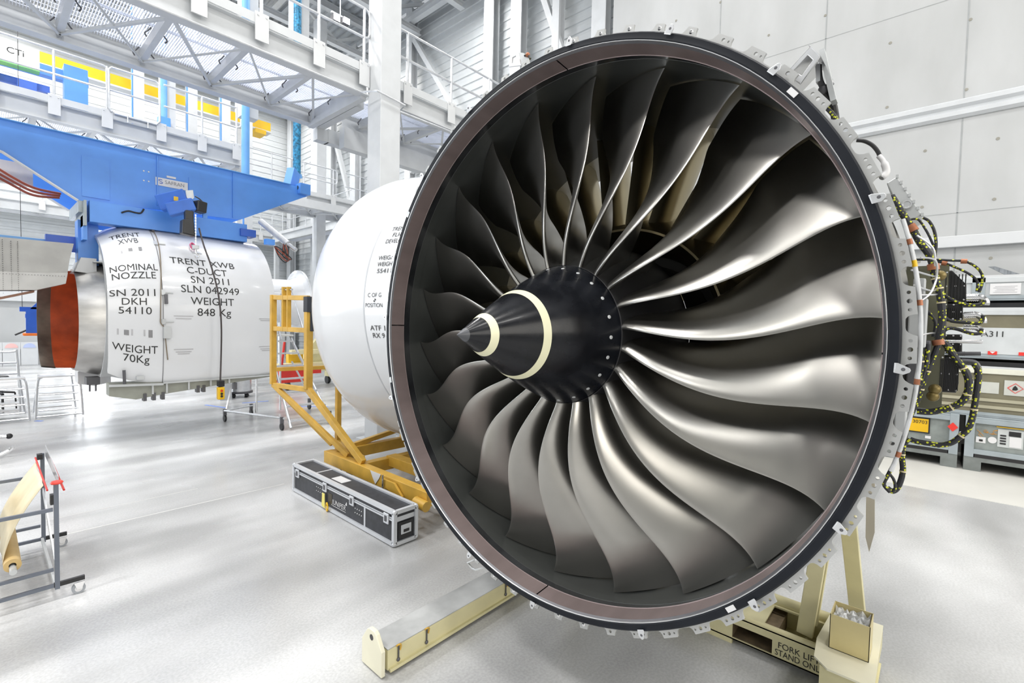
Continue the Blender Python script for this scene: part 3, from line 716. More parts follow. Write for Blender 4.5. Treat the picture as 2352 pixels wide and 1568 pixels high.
WHITEBOOT = [[0.634, -1.475, 0.89], [0.634, -1.495, 0.857], [0.634, -1.507, 0.808], [0.634, -1.485, 0.807]]
BACKSH = [[0.604, -1.803, 0.215], [0.604, -1.844, 0.215], [0.604, -1.861, 0.198], [0.604, -1.861, 0.183], [0.604, -1.798, 0.139], [0.604, -1.834, 0.143], [0.604, -1.856, 0.128], [0.604, -1.859, 0.107], [0.604, -1.799, 0.087], [0.604, -1.836, 0.088], [0.604, -1.856, 0.073], [0.604, -1.856, 0.055], [0.604, -1.738, 0.026], [0.604, -1.861, 0.028], [0.604, -1.772, -0.027], [0.604, -1.858, -0.022], [0.604, -1.797, -0.058], [0.604, -1.838, -0.06], [0.604, -1.852, -0.083], [0.604, -1.852, -0.111]]
BRK_R = [[0.084, -1.19, 1.143], [0.084, -1.279, 1.225], [0.084, -1.315, 1.176], [0.084, -1.247, 1.085]]
BRK_R2 = [[0.204, -1.301, 1.249], [0.204, -1.311, 1.188], [0.204, -1.339, 1.106], [0.204, -1.352, 1.021], [0.204, -1.349, 0.973], [0.204, -1.362, 0.932], [0.204, -1.279, 1.106], [0.204, -1.289, 1.195], [0.204, -1.292, 1.121]]
BRK_L = [[0.084, 0.41, 1.705], [0.084, 0.397, 1.772], [0.084, 0.338, 1.776], [0.084, 0.306, 1.679]]
BRK_L2 = [[0.144, 0.4, 1.823], [0.144, 0.336, 1.79], [0.144, 0.28, 1.735], [0.144, 0.359, 1.721], [0.144, 0.328, 1.77], [0.144, 0.302, 1.767], [0.144, 0.28, 1.735]]
BRAID = None
def braid():
    m = bpy.data.materials.new('braided_harness'); m.use_nodes = True
    nt = m.node_tree; N = nt.nodes; L = nt.links; b = N['Principled BSDF']; b.inputs['Roughness'].default_value = 0.55
    tc = N.new('ShaderNodeTexCoord'); v = N.new('ShaderNodeTexVoronoi'); v.inputs['Scale'].default_value = 75; v.feature = 'F1'
    L.new(tc.outputs['Object'], v.inputs['Vector'])
    r = N.new('ShaderNodeValToRGB'); r.color_ramp.interpolation = 'CONSTANT'
    r.color_ramp.elements[0].position = 0.0; r.color_ramp.elements[0].color = (0.62, 0.66, 0.03, 1)
    r.color_ramp.elements[1].position = 0.33; r.color_ramp.elements[1].color = (0.022, 0.023, 0.028, 1)
    L.new(v.outputs['Distance'], r.inputs['Fac']); L.new(r.outputs['Color'], b.inputs['Base Color'])
    return m
BRAID = braid()
for k, (r, pts) in HARN.items():
    r *= 0.8
    if k == 'blackgland': MB().tube(spline(pts, 6), r, 10).build('cable', BLACKP, ENG)
    else: MB().tube(spline(pts, 6), r, 10).build('wiring_harness', BRAID, ENG)
def clampring(c, d, r, w):
    c = Vector(c); d = Vector(d).normalized(); MB().tube([c-d*w/2, c+d*w/2], r, 14).build('cable_clamp', COPPER, ENG, angle=50)
clampring(CLAMPS['clampA'], (0, -0.5, -0.85), 0.018, 0.03); clampring(CLAMPS['clampB'], (0, -0.1, -1), 0.020, 0.024)
clampring(CLAMPS['clampC'], (0, -0.2, -1), 0.020, 0.022); clampring(CLAMPS['clampD'], (0, -1, -0.1), 0.010, 0.02); clampring(CLAMPS['clampE'], (0, -1, -0.3), 0.010, 0.018)
# cream lacing ties on the harnesses
LACE = mat('lacing_cord', (0.75, 0.66, 0.42), 0.6)
for k, idx in (('main', (2, 6, 7, 8)), ('bigloop', (3, 6, 8)), ('side1', (1, 2, 3)), ('lower', (2, 3, 5, 7, 8)), ('outer', (4, 7))):
    r, pts = HARN[k]
    for i in idx:
        a = Vector(pts[i]); d = (Vector(pts[min(i+1, len(pts)-1)])-Vector(pts[i-1])).normalized()
        MB().tube([a-d*0.003, a+d*0.003], r*0.92, 12).build('lacing_tie', LACE, ENG)
# white pipe ring with copper clips along the right rim
arc = [ep(0.055, 1.6745, 73.5+i*1.2) for i in range(28)]
MB().tube(arc, 0.0075, 10).build('white_pipe', WHITE, ENG)
for d in (76.5, 84.2, 94.0, 103.5):
    t = math.radians(d); tan = Vector((0, -math.cos(t), -math.sin(t))); c = ep(0.055, 1.6745, d)
    MB().tube([c-tan*0.010, c+tan*0.010], 0.0095, 12).build('pipe_clip', COPPER, ENG)
t = math.radians(79.3); tan = Vector((0, -math.cos(t), -math.sin(t))); c = ep(0.055, 1.6745, 79.3)
MB().tube([c-tan*0.012, c+tan*0.012], 0.0085, 12).build('identity_tape', SAFETYY, ENG)
# electronic control boxes: black, bolted, finned
def block(name, poly, depth, m, fins=0, shift=0.0):
    P = [Vector(p)+Vector((shift, 0, 0)) for p in poly]
    o = MB().prism(P, (depth, 0, 0)).build(name, m, ENG, smooth=False, bevel=0.004)
    y0 = min(p.y for p in P); y1 = max(p.y for p in P); z0 = min(p.z for p in P); z1 = max(p.z for p in P); x = P[0].x
    f = MB()
    for i in range(fins):
        y = y0+(y1-y0)*(i+0.7)/(fins+0.4); f.box(x-0.006, x+0.004, y-0.0018, y+0.0018, z0+0.012, z1-0.02)
    if fins: f.build('cooling_fin', m, o, smooth=False)
    s = MB()
    for yy in (0.12, 0.5, 0.88):
        for zz in (0.08, 0.5, 0.93): s.cyl((x-0.005, y0+(y1-y0)*yy, z0+(z1-z0)*zz), (x+0.001, y0+(y1-y0)*yy, z0+(z1-z0)*zz), 0.0035, 8)
    s.build('screw', CHROME, o); return o
block('control_unit', ECU_TOP, 0.30, BLACKP, 7); block('control_unit', ECU_MID, 0.30, BLACKP, 9); block('control_unit', ECU_LOW, 0.34, BLACKP, 12); block('control_unit', ECU_4, 0.3, BLACKP, 4)
# mounting plate of the boxes
MB().box(0.62, 1.0, -1.745, -1.60, -0.28, 0.36).build('mounting_plate', mat('olive_plate', (0.16, 0.16, 0.11), 0.5, 0.3, var=0.2), ENG, smooth=False)
# bent metal connector shells
def shell(pts, r, m=CHROME):
    o = MB().tube(spline(pts, 5), r, 14).build('connector', m, ENG, angle=50)
    a, b = Vector(pts[0]), Vector(pts[1]); d = (b-a).normalized(); g = MB()
    for i in range(6): g.tube([a+d*(0.004+i*0.006), a+d*(0.007+i*0.006)], r*1.13, 14)
    g.build('knurled_ring', m, o, angle=50)
BS = BACKSH
shell(BS[0:4], 0.0145); shell(BS[4:8], 0.0125); shell(BS[8:12], 0.0115); shell(BS[12:14], 0.0085); shell(BS[14:16], 0.0085, DARKSTEEL); shell(BS[16:20], 0.0115, DARKSTEEL)
# thin steel tubing between rim and boxes
TUBES = [[(0.30, -1.655, 0.36), (0.34, -1.70, 0.35), (0.36, -1.705, 0.28), (0.33, -1.69, 0.22), (0.30, -1.665, 0.19)], [(0.27, -1.63, 0.31), (0.34, -1.69, 0.29), (0.42, -1.71, 0.29)], [(0.27, -1.64, 0.25), (0.34, -1.69, 0.23), (0.44, -1.715, 0.245)],
         [(0.27, -1.65, 0.21), (0.36, -1.70, 0.215), (0.45, -1.72, 0.225)], [(0.25, -1.668, 0.16), (0.27, -1.672, 0.02), (0.25, -1.66, -0.12)], [(0.3, -1.64, 0.45), (0.34, -1.69, 0.40), (0.36, -1.70, 0.33)],
         [(0.3, -1.665, 0.05), (0.4, -1.71, 0.06), (0.5, -1.74, 0.03)]]
for tb in TUBES: MB().tube(spline(tb, 6), 0.0038, 8).build('steel_pipe', ALU, ENG)
for c in ((0.46, -1.715, 0.30), (0.46, -1.72, -0.175), (0.46, -1.715, -0.205)):
    MB().ball(c, 0.022, 12, 8, (1, 1, 1)).build('actuator_cap', mat('bronze_olive', (0.20, 0.15, 0.05), 0.4, 0.5), ENG)
# dark clutter of small units under the harness
for i, (x, y, z, a, b, c) in enumerate(((0.38, -1.655, 0.10, 0.05, 0.03, 0.10), (0.42, -1.675, -0.02, 0.05, 0.025, 0.05), (0.36, -1.655, 0.24, 0.04, 0.02, 0.04), (0.36, -1.65, -0.12, 0.05, 0.02, 0.07), (0.33, -1.62, -0.30, 0.05, 0.02, 0.06))):
    MB().box(x-a, x+a, y-b, y+b, z-c, z+c).build('valve_unit', DARKSTEEL if i % 2 else GREYBOX, ENG, smooth=False, bevel=0.006)
# tilted grey ignition box high on the flank
jb = MB().prism([Vector(p) for p in JBOX], (0.22, 0, 0)).build('ignition_box', GREYBOX, ENG, smooth=False, bevel=0.004)
cbx = Vector((0.53, -1.592, 0.625)); MB().lathe([(0, 0.0005), (0, 0.012), (-0.004, 0.014), (-0.004, 0.019), (0.002, 0.02)], 'x', c=tuple(cbx), n=20).build('connector_port', ALU, jb)
sc = MB()
for i in range(7):
    u = i/6; p = Vector(JBOX[1]).lerp(Vector(JBOX[2]), u); sc.box(p.x-0.004, p.x+0.01, p.y-0.006, p.y+0.004, p.z-0.007, p.z+0.007)
sc.build('edge_tab', GREYBOX, jb, smooth=False)
MB().tube(spline([WHITEBOOT[0], WHITEBOOT[1], WHITEBOOT[2], (0.62, -1.49, 0.78)], 5), [0.011]*6+[0.015]*9+[0.012], 12).build('wrapped_joint', LABELW, ENG)
# bracket frames at the top rim
def plate_frame(outer, inner, depth, m=ALU):
    """plate with one window, cut as a ring of quads"""
    O = [Vector(p) for p in outer]; I = [Vector(p) for p in inner]; n = len(O); d = Vector((depth, 0, 0)); mb = MB()
    vs = O+I+[p+d for p in O]+[p+d for p in I]; fs = []
    for i in range(n):
        j = (i+1) % n
        fs += [(i, j, n+j, n+i), (2*n+i, 3*n+i, 3*n+j, 2*n+j), (i, 2*n+i, 2*n+j, j), (n+i, n+j, 3*n+j, 3*n+i)]
    mb.add(vs, fs); return mb.build('mounting_bracket', m, ENG, smooth=False, bevel=0.002)
def inset(poly, k, sh=0.0):
    c = sum((Vector(p) for p in poly), Vector())/len(poly); return [Vector(p).lerp(c, k) for p in poly]
b1 = plate_frame(BRK_R, inset(BRK_R, 0.45), 0.012)
A, Bq = Vector(BRK_R[1]), Vector(BRK_R[2])
MB().prism([A, Bq, Bq+Vector((0.25, -0.01, -0.005)), A+Vector((0.25, -0.01, -0.005))], (0, 0.01, 0.012)).build('bracket_arm', ALU, b1, smooth=False)
MB().prism([Vector(BRK_R[0]), A, A+Vector((0.25, 0, 0)), Vector(BRK_R[0])+Vector((0.25, 0, 0))], (0, 0.008, -0.006)).build('bracket_arm', ALU, b1, smooth=False)
l2 = BRK_R2
arm2 = MB().bar(l2[0], l2[3], 0.02, 0.05, (1, 0, 0)).build('link_arm', GREYBOX, ENG, smooth=False)
MB().bar(l2[7], l2[8] if len(l2) > 8 else l2[6], 0.016, 0.03, (1, 0, 0)).build('link_arm', ALU, ENG, smooth=False)
MB().tube(spline([l2[7], (0.21, -1.296, 1.13), (0.22, -1.318, 1.09), l2[2]], 4), 0.012, 8).build('link_rod', DARKSTEEL, ENG)
MB().ball(Vector((0.21, -1.312, 1.085)), 0.024, 12, 8).build('joint', DARKSTEEL, ENG)
MB().tube(spline([(0.21, -1.316, 1.075), (0.24, -1.34, 1.03), (0.25, -1.35, 0.98), (0.22, -1.36, 0.93)], 5), 0.016, 10).build('link_hose', BLACKP, ENG)
MB().tube(spline([(0.2, -1.33, 1.0), (0.19, -1.36, 0.95), (0.2, -1.37, 0.90)], 4), 0.009, 8).build('wiring_harness', BRAID, ENG)
b3 = plate_frame(BRK_L, inset(BRK_L, 0.5), 0.012)
MB().prism([Vector(p) for p in BRK_L2[0:4]], (0.012, 0, 0)).build('bracket_arm', GREYBOX, b3, smooth=False)
MB().tube(spline([Vector(p) for p in BRK_L2[4:7]], 5), 0.007, 8).build('wiring_harness', BRAID, ENG)
MB().ball(Vector(BRK_L2[5]), 0.015, 10, 6).build('cable_clamp', COPPER, ENG)
# dark brackets on the left rim
for d in (287.0, 275.6, 263.4, 251.6, 240.0, 228.5):
    t = math.radians(d); rad = Vector((0, -math.sin(t), math.cos(t))); tan = Vector((0, -math.cos(t), -math.sin(t)))
    mb = MB(); c = ep(0.075, 1.668, d)
    mb.prism([c+rad*a+tan*b for a, b in ((0, -0.07), (0, 0.07), (0.075, 0.045), (0.075, -0.045))], (0.006, 0, 0))
    o = mb.build('edge_bracket', FLANGE, ENG, smooth=False)
    c2 = c+Vector((0.006, 0, 0))
    MB().prism([c2+rad*0.068+tan*b for b in (-0.045, 0.045)]+[c2+rad*0.068+tan*b+Vector((0.09, 0, 0)) for b in (0.045, -0.045)], rad*0.006).build('bracket_flap', mat('bracket_brown', (0.10, 0.07, 0.06), 0.5), o, smooth=False)
# open triangular loop under the lower left rim
lp = [ep(0.045, 1.655, 197.0), ep(0.05, 1.74, 199.6), ep(0.06, 1.765, 201.0), ep(0.05, 1.75, 202.4), ep(0.045, 1.655, 200.2)]
MB().tube([lp[0], lp[1], lp[2], lp[3], lp[4]], 0.007, 6).build('lifting_loop', GREYBOX, ENG)
ENG.location = AX

# ================================================================== engine stand
ST = thing('engine_stand', 'cream engine stand with long floor rails and a cross beam lettered for fork lifting', 'stand', (3, 1.7, 0))
def rail(ya, yb, x0, x1, sgn):
    r = MB().box(x0, x1, ya, yb, 0.02, 0.168).build('floor_rail', CREAM, ST, smooth=False, bevel=0.012)
    MB().box(x0, x1, ya-0.0 if sgn > 0 else ya, yb, 0.168, 0.174).build('tread_plate', CREAMTOP, r, smooth=False)
    f = MB(); f.box(x0+0.01, x1, ya-0.02, ya, 0.02, 0.04); f.box(x0+0.01, x1, yb, yb+0.02, 0.02, 0.04); f.build('rail_lip', CREAM, r, smooth=False)
    yc = (ya+yb)/2
    pl = [(x0-0.055, yc-0.12, 0.01), (x0-0.055, yc+0.12, 0.01), (x0-0.055, yc+0.12, 0.18), (x0-0.055, yc+0.055, 0.27), (x0-0.055, yc+0.03, 0.285), (x0-0.055, yc-0.03, 0.285), (x0-0.055, yc-0.055, 0.27), (x0-0.055, yc-0.12, 0.18)]
    e = MB().prism(pl, (0.03, 0, 0)).build('end_plate', mat('cream_paint_lit', (0.82, 0.79, 0.62), 0.42, var=0.04), r, smooth=False, bevel=0.004)  # paler copy of the cream, light on the plate put into its colour
    MB().cyl((x0-0.057, yc, 0.235), (x0-0.024, yc, 0.235), 0.02, 14).build('shackle_hole', BLACKP, e)
    for px in (x0+0.08, x0+0.32, x0+1.16):
        q = MB(); q.cyl((px, ya-0.008, 0.165), (px, ya-0.008, 0.075), 0.0055, 8); q.ball((px, ya-0.008, 0.07), 0.014, 10, 6, (1, 0.6, 1)); q.build('locking_pin', DARKSTEEL, r)
        MB().tube(spline([(px-0.012, ya-0.004, 0.168), (px-0.006, ya-0.02, 0.182), (px+0.014, ya-0.016, 0.17), (px+0.01, ya-0.012, 0.135)], 4), 0.006, 6).build('pin_loop', YEL, r)
    return r
rail(2.65, 2.87, 1.80, 5.2, 1)
rail(0.22, 0.44, 1.80, 4.2, 1)
# cross beam with fork pocket
cb = MB(); X0, X1 = 3.75, 4.2
cb.box(X0, X0+0.012, 0.44, 0.79, 0.035, 0.215); cb.box(X0, X0+0.012, 1.06, 2.66, 0.035, 0.215)
cb.box(X0, X0+0.012, 0.79, 1.06, 0.035, 0.05); cb.box(X0, X0+0.012, 0.79, 1.06, 0.155, 0.215)
cb.box(X1-0.012, X1, 0.44, 2.66, 0.035, 0.215)
cb.box(X0, X1, 0.86, 2.66, 0.205, 0.217); cb.box(X0, X0+0.07, 0.44, 0.86, 0.205, 0.217); cb.box(X1-0.09, X1, 0.44, 0.86, 0.205, 0.217)
cb.box(X0, X1, 0.44, 2.66, 0.035, 0.045); cb.box(X0, X0+0.03, 1.06, 2.66, 0.0, 0.035)
cbo = cb.build('cross_beam', CREAM, ST, smooth=False)
fk = MB(); fk.box(X0+0.01, X1, 0.785, 0.79, 0.045, 0.16); fk.box(X0+0.01, X1, 1.06, 1.065, 0.045, 0.16); fk.box(X0+0.01, X1, 0.79, 1.06, 0.155, 0.16); fk.box(X0+0.01, X1, 0.79, 1.06, 0.045, 0.05); fk.box(X0+0.35, X0+0.36, 0.79, 1.06, 0.045, 0.16)
fk.build('fork_pocket', mat('rusty_inside', (0.20, 0.15, 0.09), 0.7, var=0.3, scale=12), cbo, smooth=False)
MB().tube([(X0+0.02, 0.5, 0.215), (X0+0.02, 2.6, 0.215)], 0.02, 12).build('rounded_edge', CREAM, cbo)
for t_, z in (('FORK LIFT', 0.135), ('STAND ONLY', 0.08)):
    letter(t_, 0.068, planar((X0-0.002, 0.755 if 'FORK' in t_ else 0.772, z), (0, -1, 0), (0, 0, 1)), INK, cbo, align='LEFT', width=0.25 if 'FORK' in t_ else 0.30, cap=0.043)
MB().tube([(X1-0.02, 0.45, 0.23), (X1-0.02, 2.0, 0.23)], 0.045, 12).build('rounded_edge', CREAM, cbo)
# struts up to the trunnions, both sides
for sy in (0, 1):
    y = lambda v: v if sy == 0 else 3.09+0.12-v
    MB().bar((3.91, y(0.62), 0.20), (3.93, y(0.50), 1.45), 0.05, 0.10, (0, 1, 0)).build('strut', CREAM, ST, smooth=False, bevel=0.004)
    MB().bar((4.1, y(0.62), 0.20), (4.06, y(0.50), 1.45), 0.05, 0.10, (0, 1, 0)).build('strut', CREAM, ST, smooth=False, bevel=0.004)
    MB().bar((4.5, y(0.37), 0.18), (4.0, y(0.46), 1.45), 0.05, 0.10, (0, 1, 0)).build('strut', CREAM, ST, smooth=False, bevel=0.004)
    MB().box(3.88, 4.2, min(y(0.42), y(0.5)), max(y(0.42), y(0.5)), 1.35, 1.75).build('trunnion_plate', CREAM, ST, smooth=False, bevel=0.01)
# trapezoid corner plate and open document box on the right rail
MB().prism([(3.50, 0.50, 0.30), (3.72, 0.52, 0.30), (4.08, 0.50, 0.30), (4.2, 0.40, 0.30), (4.2, 0.2, 0.30), (3.46, 0.19, 0.30), (3.42, 0.24, 0.30), (3.42, 0.42, 0.30)], (0, 0, 0.012)).build('corner_plate', mat('cream_paint_lit', (0.82, 0.79, 0.62), 0.42), ST, smooth=False)
MB().box(3.44, 4.18, 0.20, 0.46, 0.174, 0.30).build('corner_block', CREAM, ST, smooth=False)
db = MB(); x0, x1, y0, y1, z0, z1 = 3.66, 3.86, 0.235, 0.445, 0.312, 0.535
db.box(x0, x0+0.004, y0, y1, z0, z1); db.box(x1-0.004, x1, y0, y1, z0, z1); db.box(x0, x1, y0, y0+0.004, z0, z1); db.box(x0, x1, y1-0.004, y1, z0, z1); db.box(x0, x1, y0, y1, z0, z0+0.004)
db.build('document_box', mat('document_box_cream', (0.66, 0.57, 0.30), 0.4, 0.15), ST, smooth=False)
random.seed(3)
pb = MB(); rows = []
for i in range(13):
    rows.append([(x0+0.012+(x1-x0-0.024)*i/12, y0+0.012+(y1-y0-0.024)*j/12, z1-0.035+0.028*math.sin(i*1.3+j*0.7)*math.cos(j*1.1)+random.uniform(-0.012, 0.02)) for j in range(13)])
pb.grid(rows)
tag(pb.build('plastic_bag', PLASTICBAG, angle=25), 'crumpled clear plastic bag in the open cream box on the stand', 'bag')
# drip strip hanging behind the rim on the right
MB().prism([(4.2, 0.345, 1.6), (4.2, 0.30, 1.6), (4.2, 0.275, 0.95), (4.2, 0.30, 0.80), (4.2, 0.325, 0.9)], (0.01, 0, 0)).build('drip_strip', mat('strip_grey', (0.45, 0.42, 0.36), 0.5), ST, smooth=False)
# ================================================================== blue hoist beam
HB = thing('hoist_beam', 'long blue lifting beam with white maker plate, hung from blue screw columns', 'lifting beam', (2.5, 12.6, 5.5))
def xz(pts, y): return [(x, y, z) for x, z in pts]
PL = [(-1.6, 5.62), (5.16, 5.62), (5.60, 5.66), (5.60, 5.44), (4.05, 4.58), (1.30, 4.46), (0.35, 5.08), (-1.6, 5.55)]
for y, nm in ((12.0, 'near'), (13.3, 'far')):
    MB().prism(xz(PL, y), (0, 0.03, 0)).build('side_plate', BLUE, HB, smooth=False)
fl = MB()
fl.prism([(-1.6, 11.92, 5.62), (5.16, 11.92, 5.62), (5.16, 12.12, 5.62), (-1.6, 12.12, 5.62)], (0, 0, 0.012))
fl.build('top_flange', BLUEL, HB, smooth=False)
lf = MB()
for y in (11.93, 13.25): lf.prism([(0.35, y, 5.08), (1.30, y, 4.46), (1.30, y+0.13, 4.46), (0.35, y+0.13, 5.08)], (-0.012, 0, -0.016))
for y in (11.93, 13.25): lf.prism([(-1.6, y, 5.55), (0.35, y, 5.08), (0.35, y+0.13, 5.08), (-1.6, y+0.13, 5.55)], (-0.006, 0, -0.016))
lf.build('lower_flange', WHITE, HB, smooth=False)
MB().box(1.30, 1.36, 12.0, 13.3, 4.25, 4.46).build('spreader_plate', BLUEGREY, HB, smooth=False)
MB().box(1.36, 1.40, 11.86, 12.9, 4.0, 4.46).build('end_plate', BLUEGREY, HB, smooth=False)
st = MB()
for x in (1.55, 3.25): st.box(x-0.2, x+0.2, 11.985, 12.0, 4.55, 5.3)
for x in (2.5, 3.9): st.box(x-0.008, x+0.008, 11.97, 12.0, 4.6, 5.6)
st.build('stiffener', BLUE, HB, smooth=False)
MB().box(5.36, 5.62, 11.85, 12.2, 5.44, 5.70).build('pivot_block', BLUE, HB, smooth=False, bevel=0.01)
MB().cyl((5.352, 12.0, 5.6), (5.37, 12.0, 5.6), 0.05, 16).build('pivot_pin', BLACKP, HB)
MB().bar((5.28, 12.25, 5.62), (5.42, 12.35, 6.08), 0.20, 0.30).build('screw_bracket', BLUE, HB, smooth=False, bevel=0.01)
MB().bar((5.35, 12.3, 5.9), (5.62, 12.45, 6.02), 0.12, 0.10).build('screw_clevis', BLUEL, HB, smooth=False)
lp = MB(); lp.prism(xz([(2.47, 5.17), (3.03, 5.17), (3.03, 5.01), (2.47, 5.01)], 11.995), (0, -0.012, 0)); mp = lp.build('maker_plate', LABELW, HB, smooth=False)
letter('SAFRAN', 0.105, planar((2.80, 11.98, 5.095), (1, 0, 0), (0, 0, 1)), INKG, mp, sx=0.9)
em = MB(); em.tube(spline([(2.585, 11.981, 5.125), (2.55, 11.981, 5.135), (2.525, 11.981, 5.115), (2.555, 11.981, 5.095), (2.59, 11.981, 5.075), (2.57, 11.981, 5.055), (2.535, 11.981, 5.062)], 4), 0.006, 6)
em.build('plate_emblem', BLUED, mp)
MB().box(2.66, 2.82, 11.985, 11.998, 5.20, 5.24).build('small_label', LABELW, HB, smooth=False)
bt = MB()
for x in (2.28, 2.36):
    for z in (5.24, 5.05): bt.cyl((x, 11.985, z), (x, 12.0, z), 0.014, 8)
bt.build('bolt', GREYBOX, HB)
# lower frame above the cowl
lw = MB(); lw.box(1.44, 4.15, 11.86, 12.25, 4.08, 4.47); lw.box(1.44, 4.15, 12.9, 13.2, 4.08, 4.47)
lw.build('lower_girder', BLUE, HB, smooth=False)
MB().box(4.0, 4.32, 11.8, 12.2, 4.20, 4.36).build('girder_lug', BLUED, HB, smooth=False)
MB().box(1.32, 1.62, 12.3, 12.7, 3.3, 4.15).build('hanger_column', BLUE, HB, smooth=False)
MB().box(0.9, 1.5, 12.63, 12.8, 3.55, 3.85).build('hanger_arm', BLUED, HB, smooth=False)
MB().box(1.36, 1.42, 12.0, 12.3, 3.75, 4.2).build('hanger_rib', BLUE, HB, smooth=False)
MB().box(-1.2, 0.95, 12.75, 12.85, 3.72, 3.76).build('blue_rail', BLUEL, HB, smooth=False)
for i in range(3):
    MB().tube(spline([(0.0-i*0.1, 12.3+i*0.2, 5.05), (0.45, 12.3+i*0.2, 4.75-i*0.03), (0.75, 12.35+i*0.15, 4.62-i*0.04), (1.1, 12.4+i*0.1, 4.6-i*0.02)], 6), 0.022, 8).build('cable', mat('red_brown_cable', (0.30, 0.06, 0.03), 0.5), HB)
MB().box(-0.1, 0.75, 12.7, 12.75, 4.7, 5.1).build('cable_tray', mat('beige_tray', (0.62, 0.58, 0.52), 0.5), HB, smooth=False)
MB().tube(spline([(1.9, 11.84, 4.32), (2.0, 11.82, 4.37), (2.1, 11.82, 4.36), (2.2, 11.84, 4.37), (2.25, 11.84, 4.46)], 4), 0.016, 6).build('cable', BLACKP, HB)
# grey telescopic arm and its wiring at the right end
MB().tube([(4.35, 11.6, 4.55), (4.62, 11.2, 4.18), (4.72, 11.06, 4.04)], 0.075, 16).build('telescopic_arm', GALV, HB)
MB().tube([(4.72, 11.06, 4.04), (4.84, 10.9, 3.90)], 0.05, 14).build('arm_tip', CHROME, HB)
for i in range(5):
    MB().tube(spline([(4.6+i*0.02, 11.12, 4.15), (4.72-i*0.03, 11.02, 3.95-i*0.05), (4.66+i*0.03, 10.98, 3.62+i*0.02), (4.52, 11.02, 3.72+i*0.05), (4.45, 11.1, 3.95)], 5), 0.014, 6).build('arm_cable', mat('red_brown_cable', (0.30, 0.06, 0.03), 0.5) if i % 2 else BLACKP, HB)
MB().box(4.28, 4.46, 11.1, 11.25, 3.98, 4.1).build('sensor_box', BLUE, HB, smooth=False)
# screw columns of the hoist
SCG = 'blue hoist screw columns'
def screw(x, y, z0, z1, m, lab, nut=None):
    t = thing('screw_column', lab, 'column', (x, y, z0), SCG)
    MB().cyl((x, y, z0), (x, y, z1), 0.095, 20).build('screw_tube', m, t)
    MB().box(x-0.16, x+0.16, y-0.12, y+0.12, 8.3, 8.75).build('guide_nut', BLUE, t, smooth=False, bevel=0.02)
    MB().box(x-0.05, x+0.35, y+0.1, y+0.42, 7.6, 16.0).build('guide_mast', STEELW, t, smooth=False)
    return t
screw(4.72, 13.6, 5.62, 16, BLUEL, 'light blue screw column standing behind the hoist beam, left one'); screw(5.56, 12.5, 6.0, 16, TEAL, 'dark greased blue screw column at the right end of the hoist beam')
screw(4.15, 19.0, 7.2, 16, BLUEL, 'light blue screw column behind the folding gate of the far platform')

# chain hoist hanging in front of the beam plate
CH = thing('chain_hoist', 'blue electric chain hoist with black chain bag in front of the beam', 'hoist', (2.75, 11.3, 4.6))
hx = Vector((0.80, 0.1, 0.36)).normalized()
MB().bar((2.44, 11.55, 4.55), (2.86, 11.35, 4.74), 0.26, 0.30).build('motor_body', BLUEM, CH, smooth=False, bevel=0.02)
MB().bar((2.52, 11.28, 4.40), (2.93, 11.12, 4.57), 0.24, 0.24).build('gear_body', BLUEM, CH, smooth=False, bevel=0.02)
MB().bar((2.92, 11.1, 4.55), (3.10, 11.14, 4.53), 0.22, 0.22).build('motor_cap', BLACKP, CH, smooth=False, bevel=0.02)
MB().prism([(2.80, 11.22, 4.84), (2.92, 11.2, 4.87), (2.94, 11.2, 4.72), (2.88, 11.2, 4.66), (2.82, 11.22, 4.70)], (0, 0.03, 0)).build('suspension_eye', GREYBOX, CH, smooth=False)
MB().box(2.60, 2.67, 11.19, 11.215, 4.60, 4.68).build('warning_label', SAFETYY, CH, smooth=False)
MB().box(3.08, 3.16, 11.15, 11.2, 4.35, 4.6).build('terminal_box', BLUE, CH, smooth=False)
MB().tube(spline([(2.95, 11.18, 4.75), (3.03, 11.15, 4.70), (3.1, 11.13, 4.60), (3.12, 11.12, 4.45)], 4), 0.012, 6).build('cable', BLACKP, CH)
MB().prism([(2.68, 10.92, 4.22), (2.86, 10.92, 4.26), (2.89, 10.92, 3.92), (2.67, 10.92, 3.95)], (0, 0.22, 0)).build('chain_bag', BLACKP, CH, smooth=False, bevel=0.02)
MB().box(2.74, 2.88, 10.98, 11.12, 4.22, 4.42).build('bag_mouth', BLACKP, CH, smooth=False, bevel=0.02)
cn = MB()
for i in range(22):
    z = 4.36-i*0.028; cn.bar((2.91, 11.0, z), (2.91, 11.0, z-0.024), 0.022 if i % 2 else 0.010, 0.010 if i % 2 else 0.022, (1, 0, 0))
cn.build('chain', CHROME, CH, smooth=False)
MB().box(2.86, 2.96, 10.95, 11.05, 3.68, 3.76).build('hook_block', GREYBOX, CH, smooth=False, bevel=0.01)
MB().tube(spline([(2.91, 10.97, 3.68), (2.91, 10.96, 3.60), (2.95, 10.96, 3.55), (2.91, 10.96, 3.51), (2.88, 10.96, 3.55)], 4), 0.014, 8).build('hook', CHROME, CH)
PN = thing('pendant_control', 'yellow pendant control hanging on a long black cable before the white cowl', 'control', (3.2, 10.75, 0.75))
MB().tube(spline([(2.97, 11.0, 4.1), (3.0, 10.82, 3.75), (3.1, 10.68, 3.3), (3.2, 10.62, 2.75), (3.24, 10.6, 2.1), (3.22, 10.6, 1.1)], 8), 0.016, 8).build('cable', mat('black_cable', (0.06, 0.05, 0.05), 0.5), PN)
MB().box(3.17, 3.28, 10.54, 10.66, 0.98, 1.10).build('strain_relief', BLACKP, PN, smooth=False, bevel=0.01)
hb = MB().box(3.165, 3.285, 10.54, 10.66, 0.72, 0.97).build('handset', SAFETYY, PN, smooth=False, bevel=0.02)
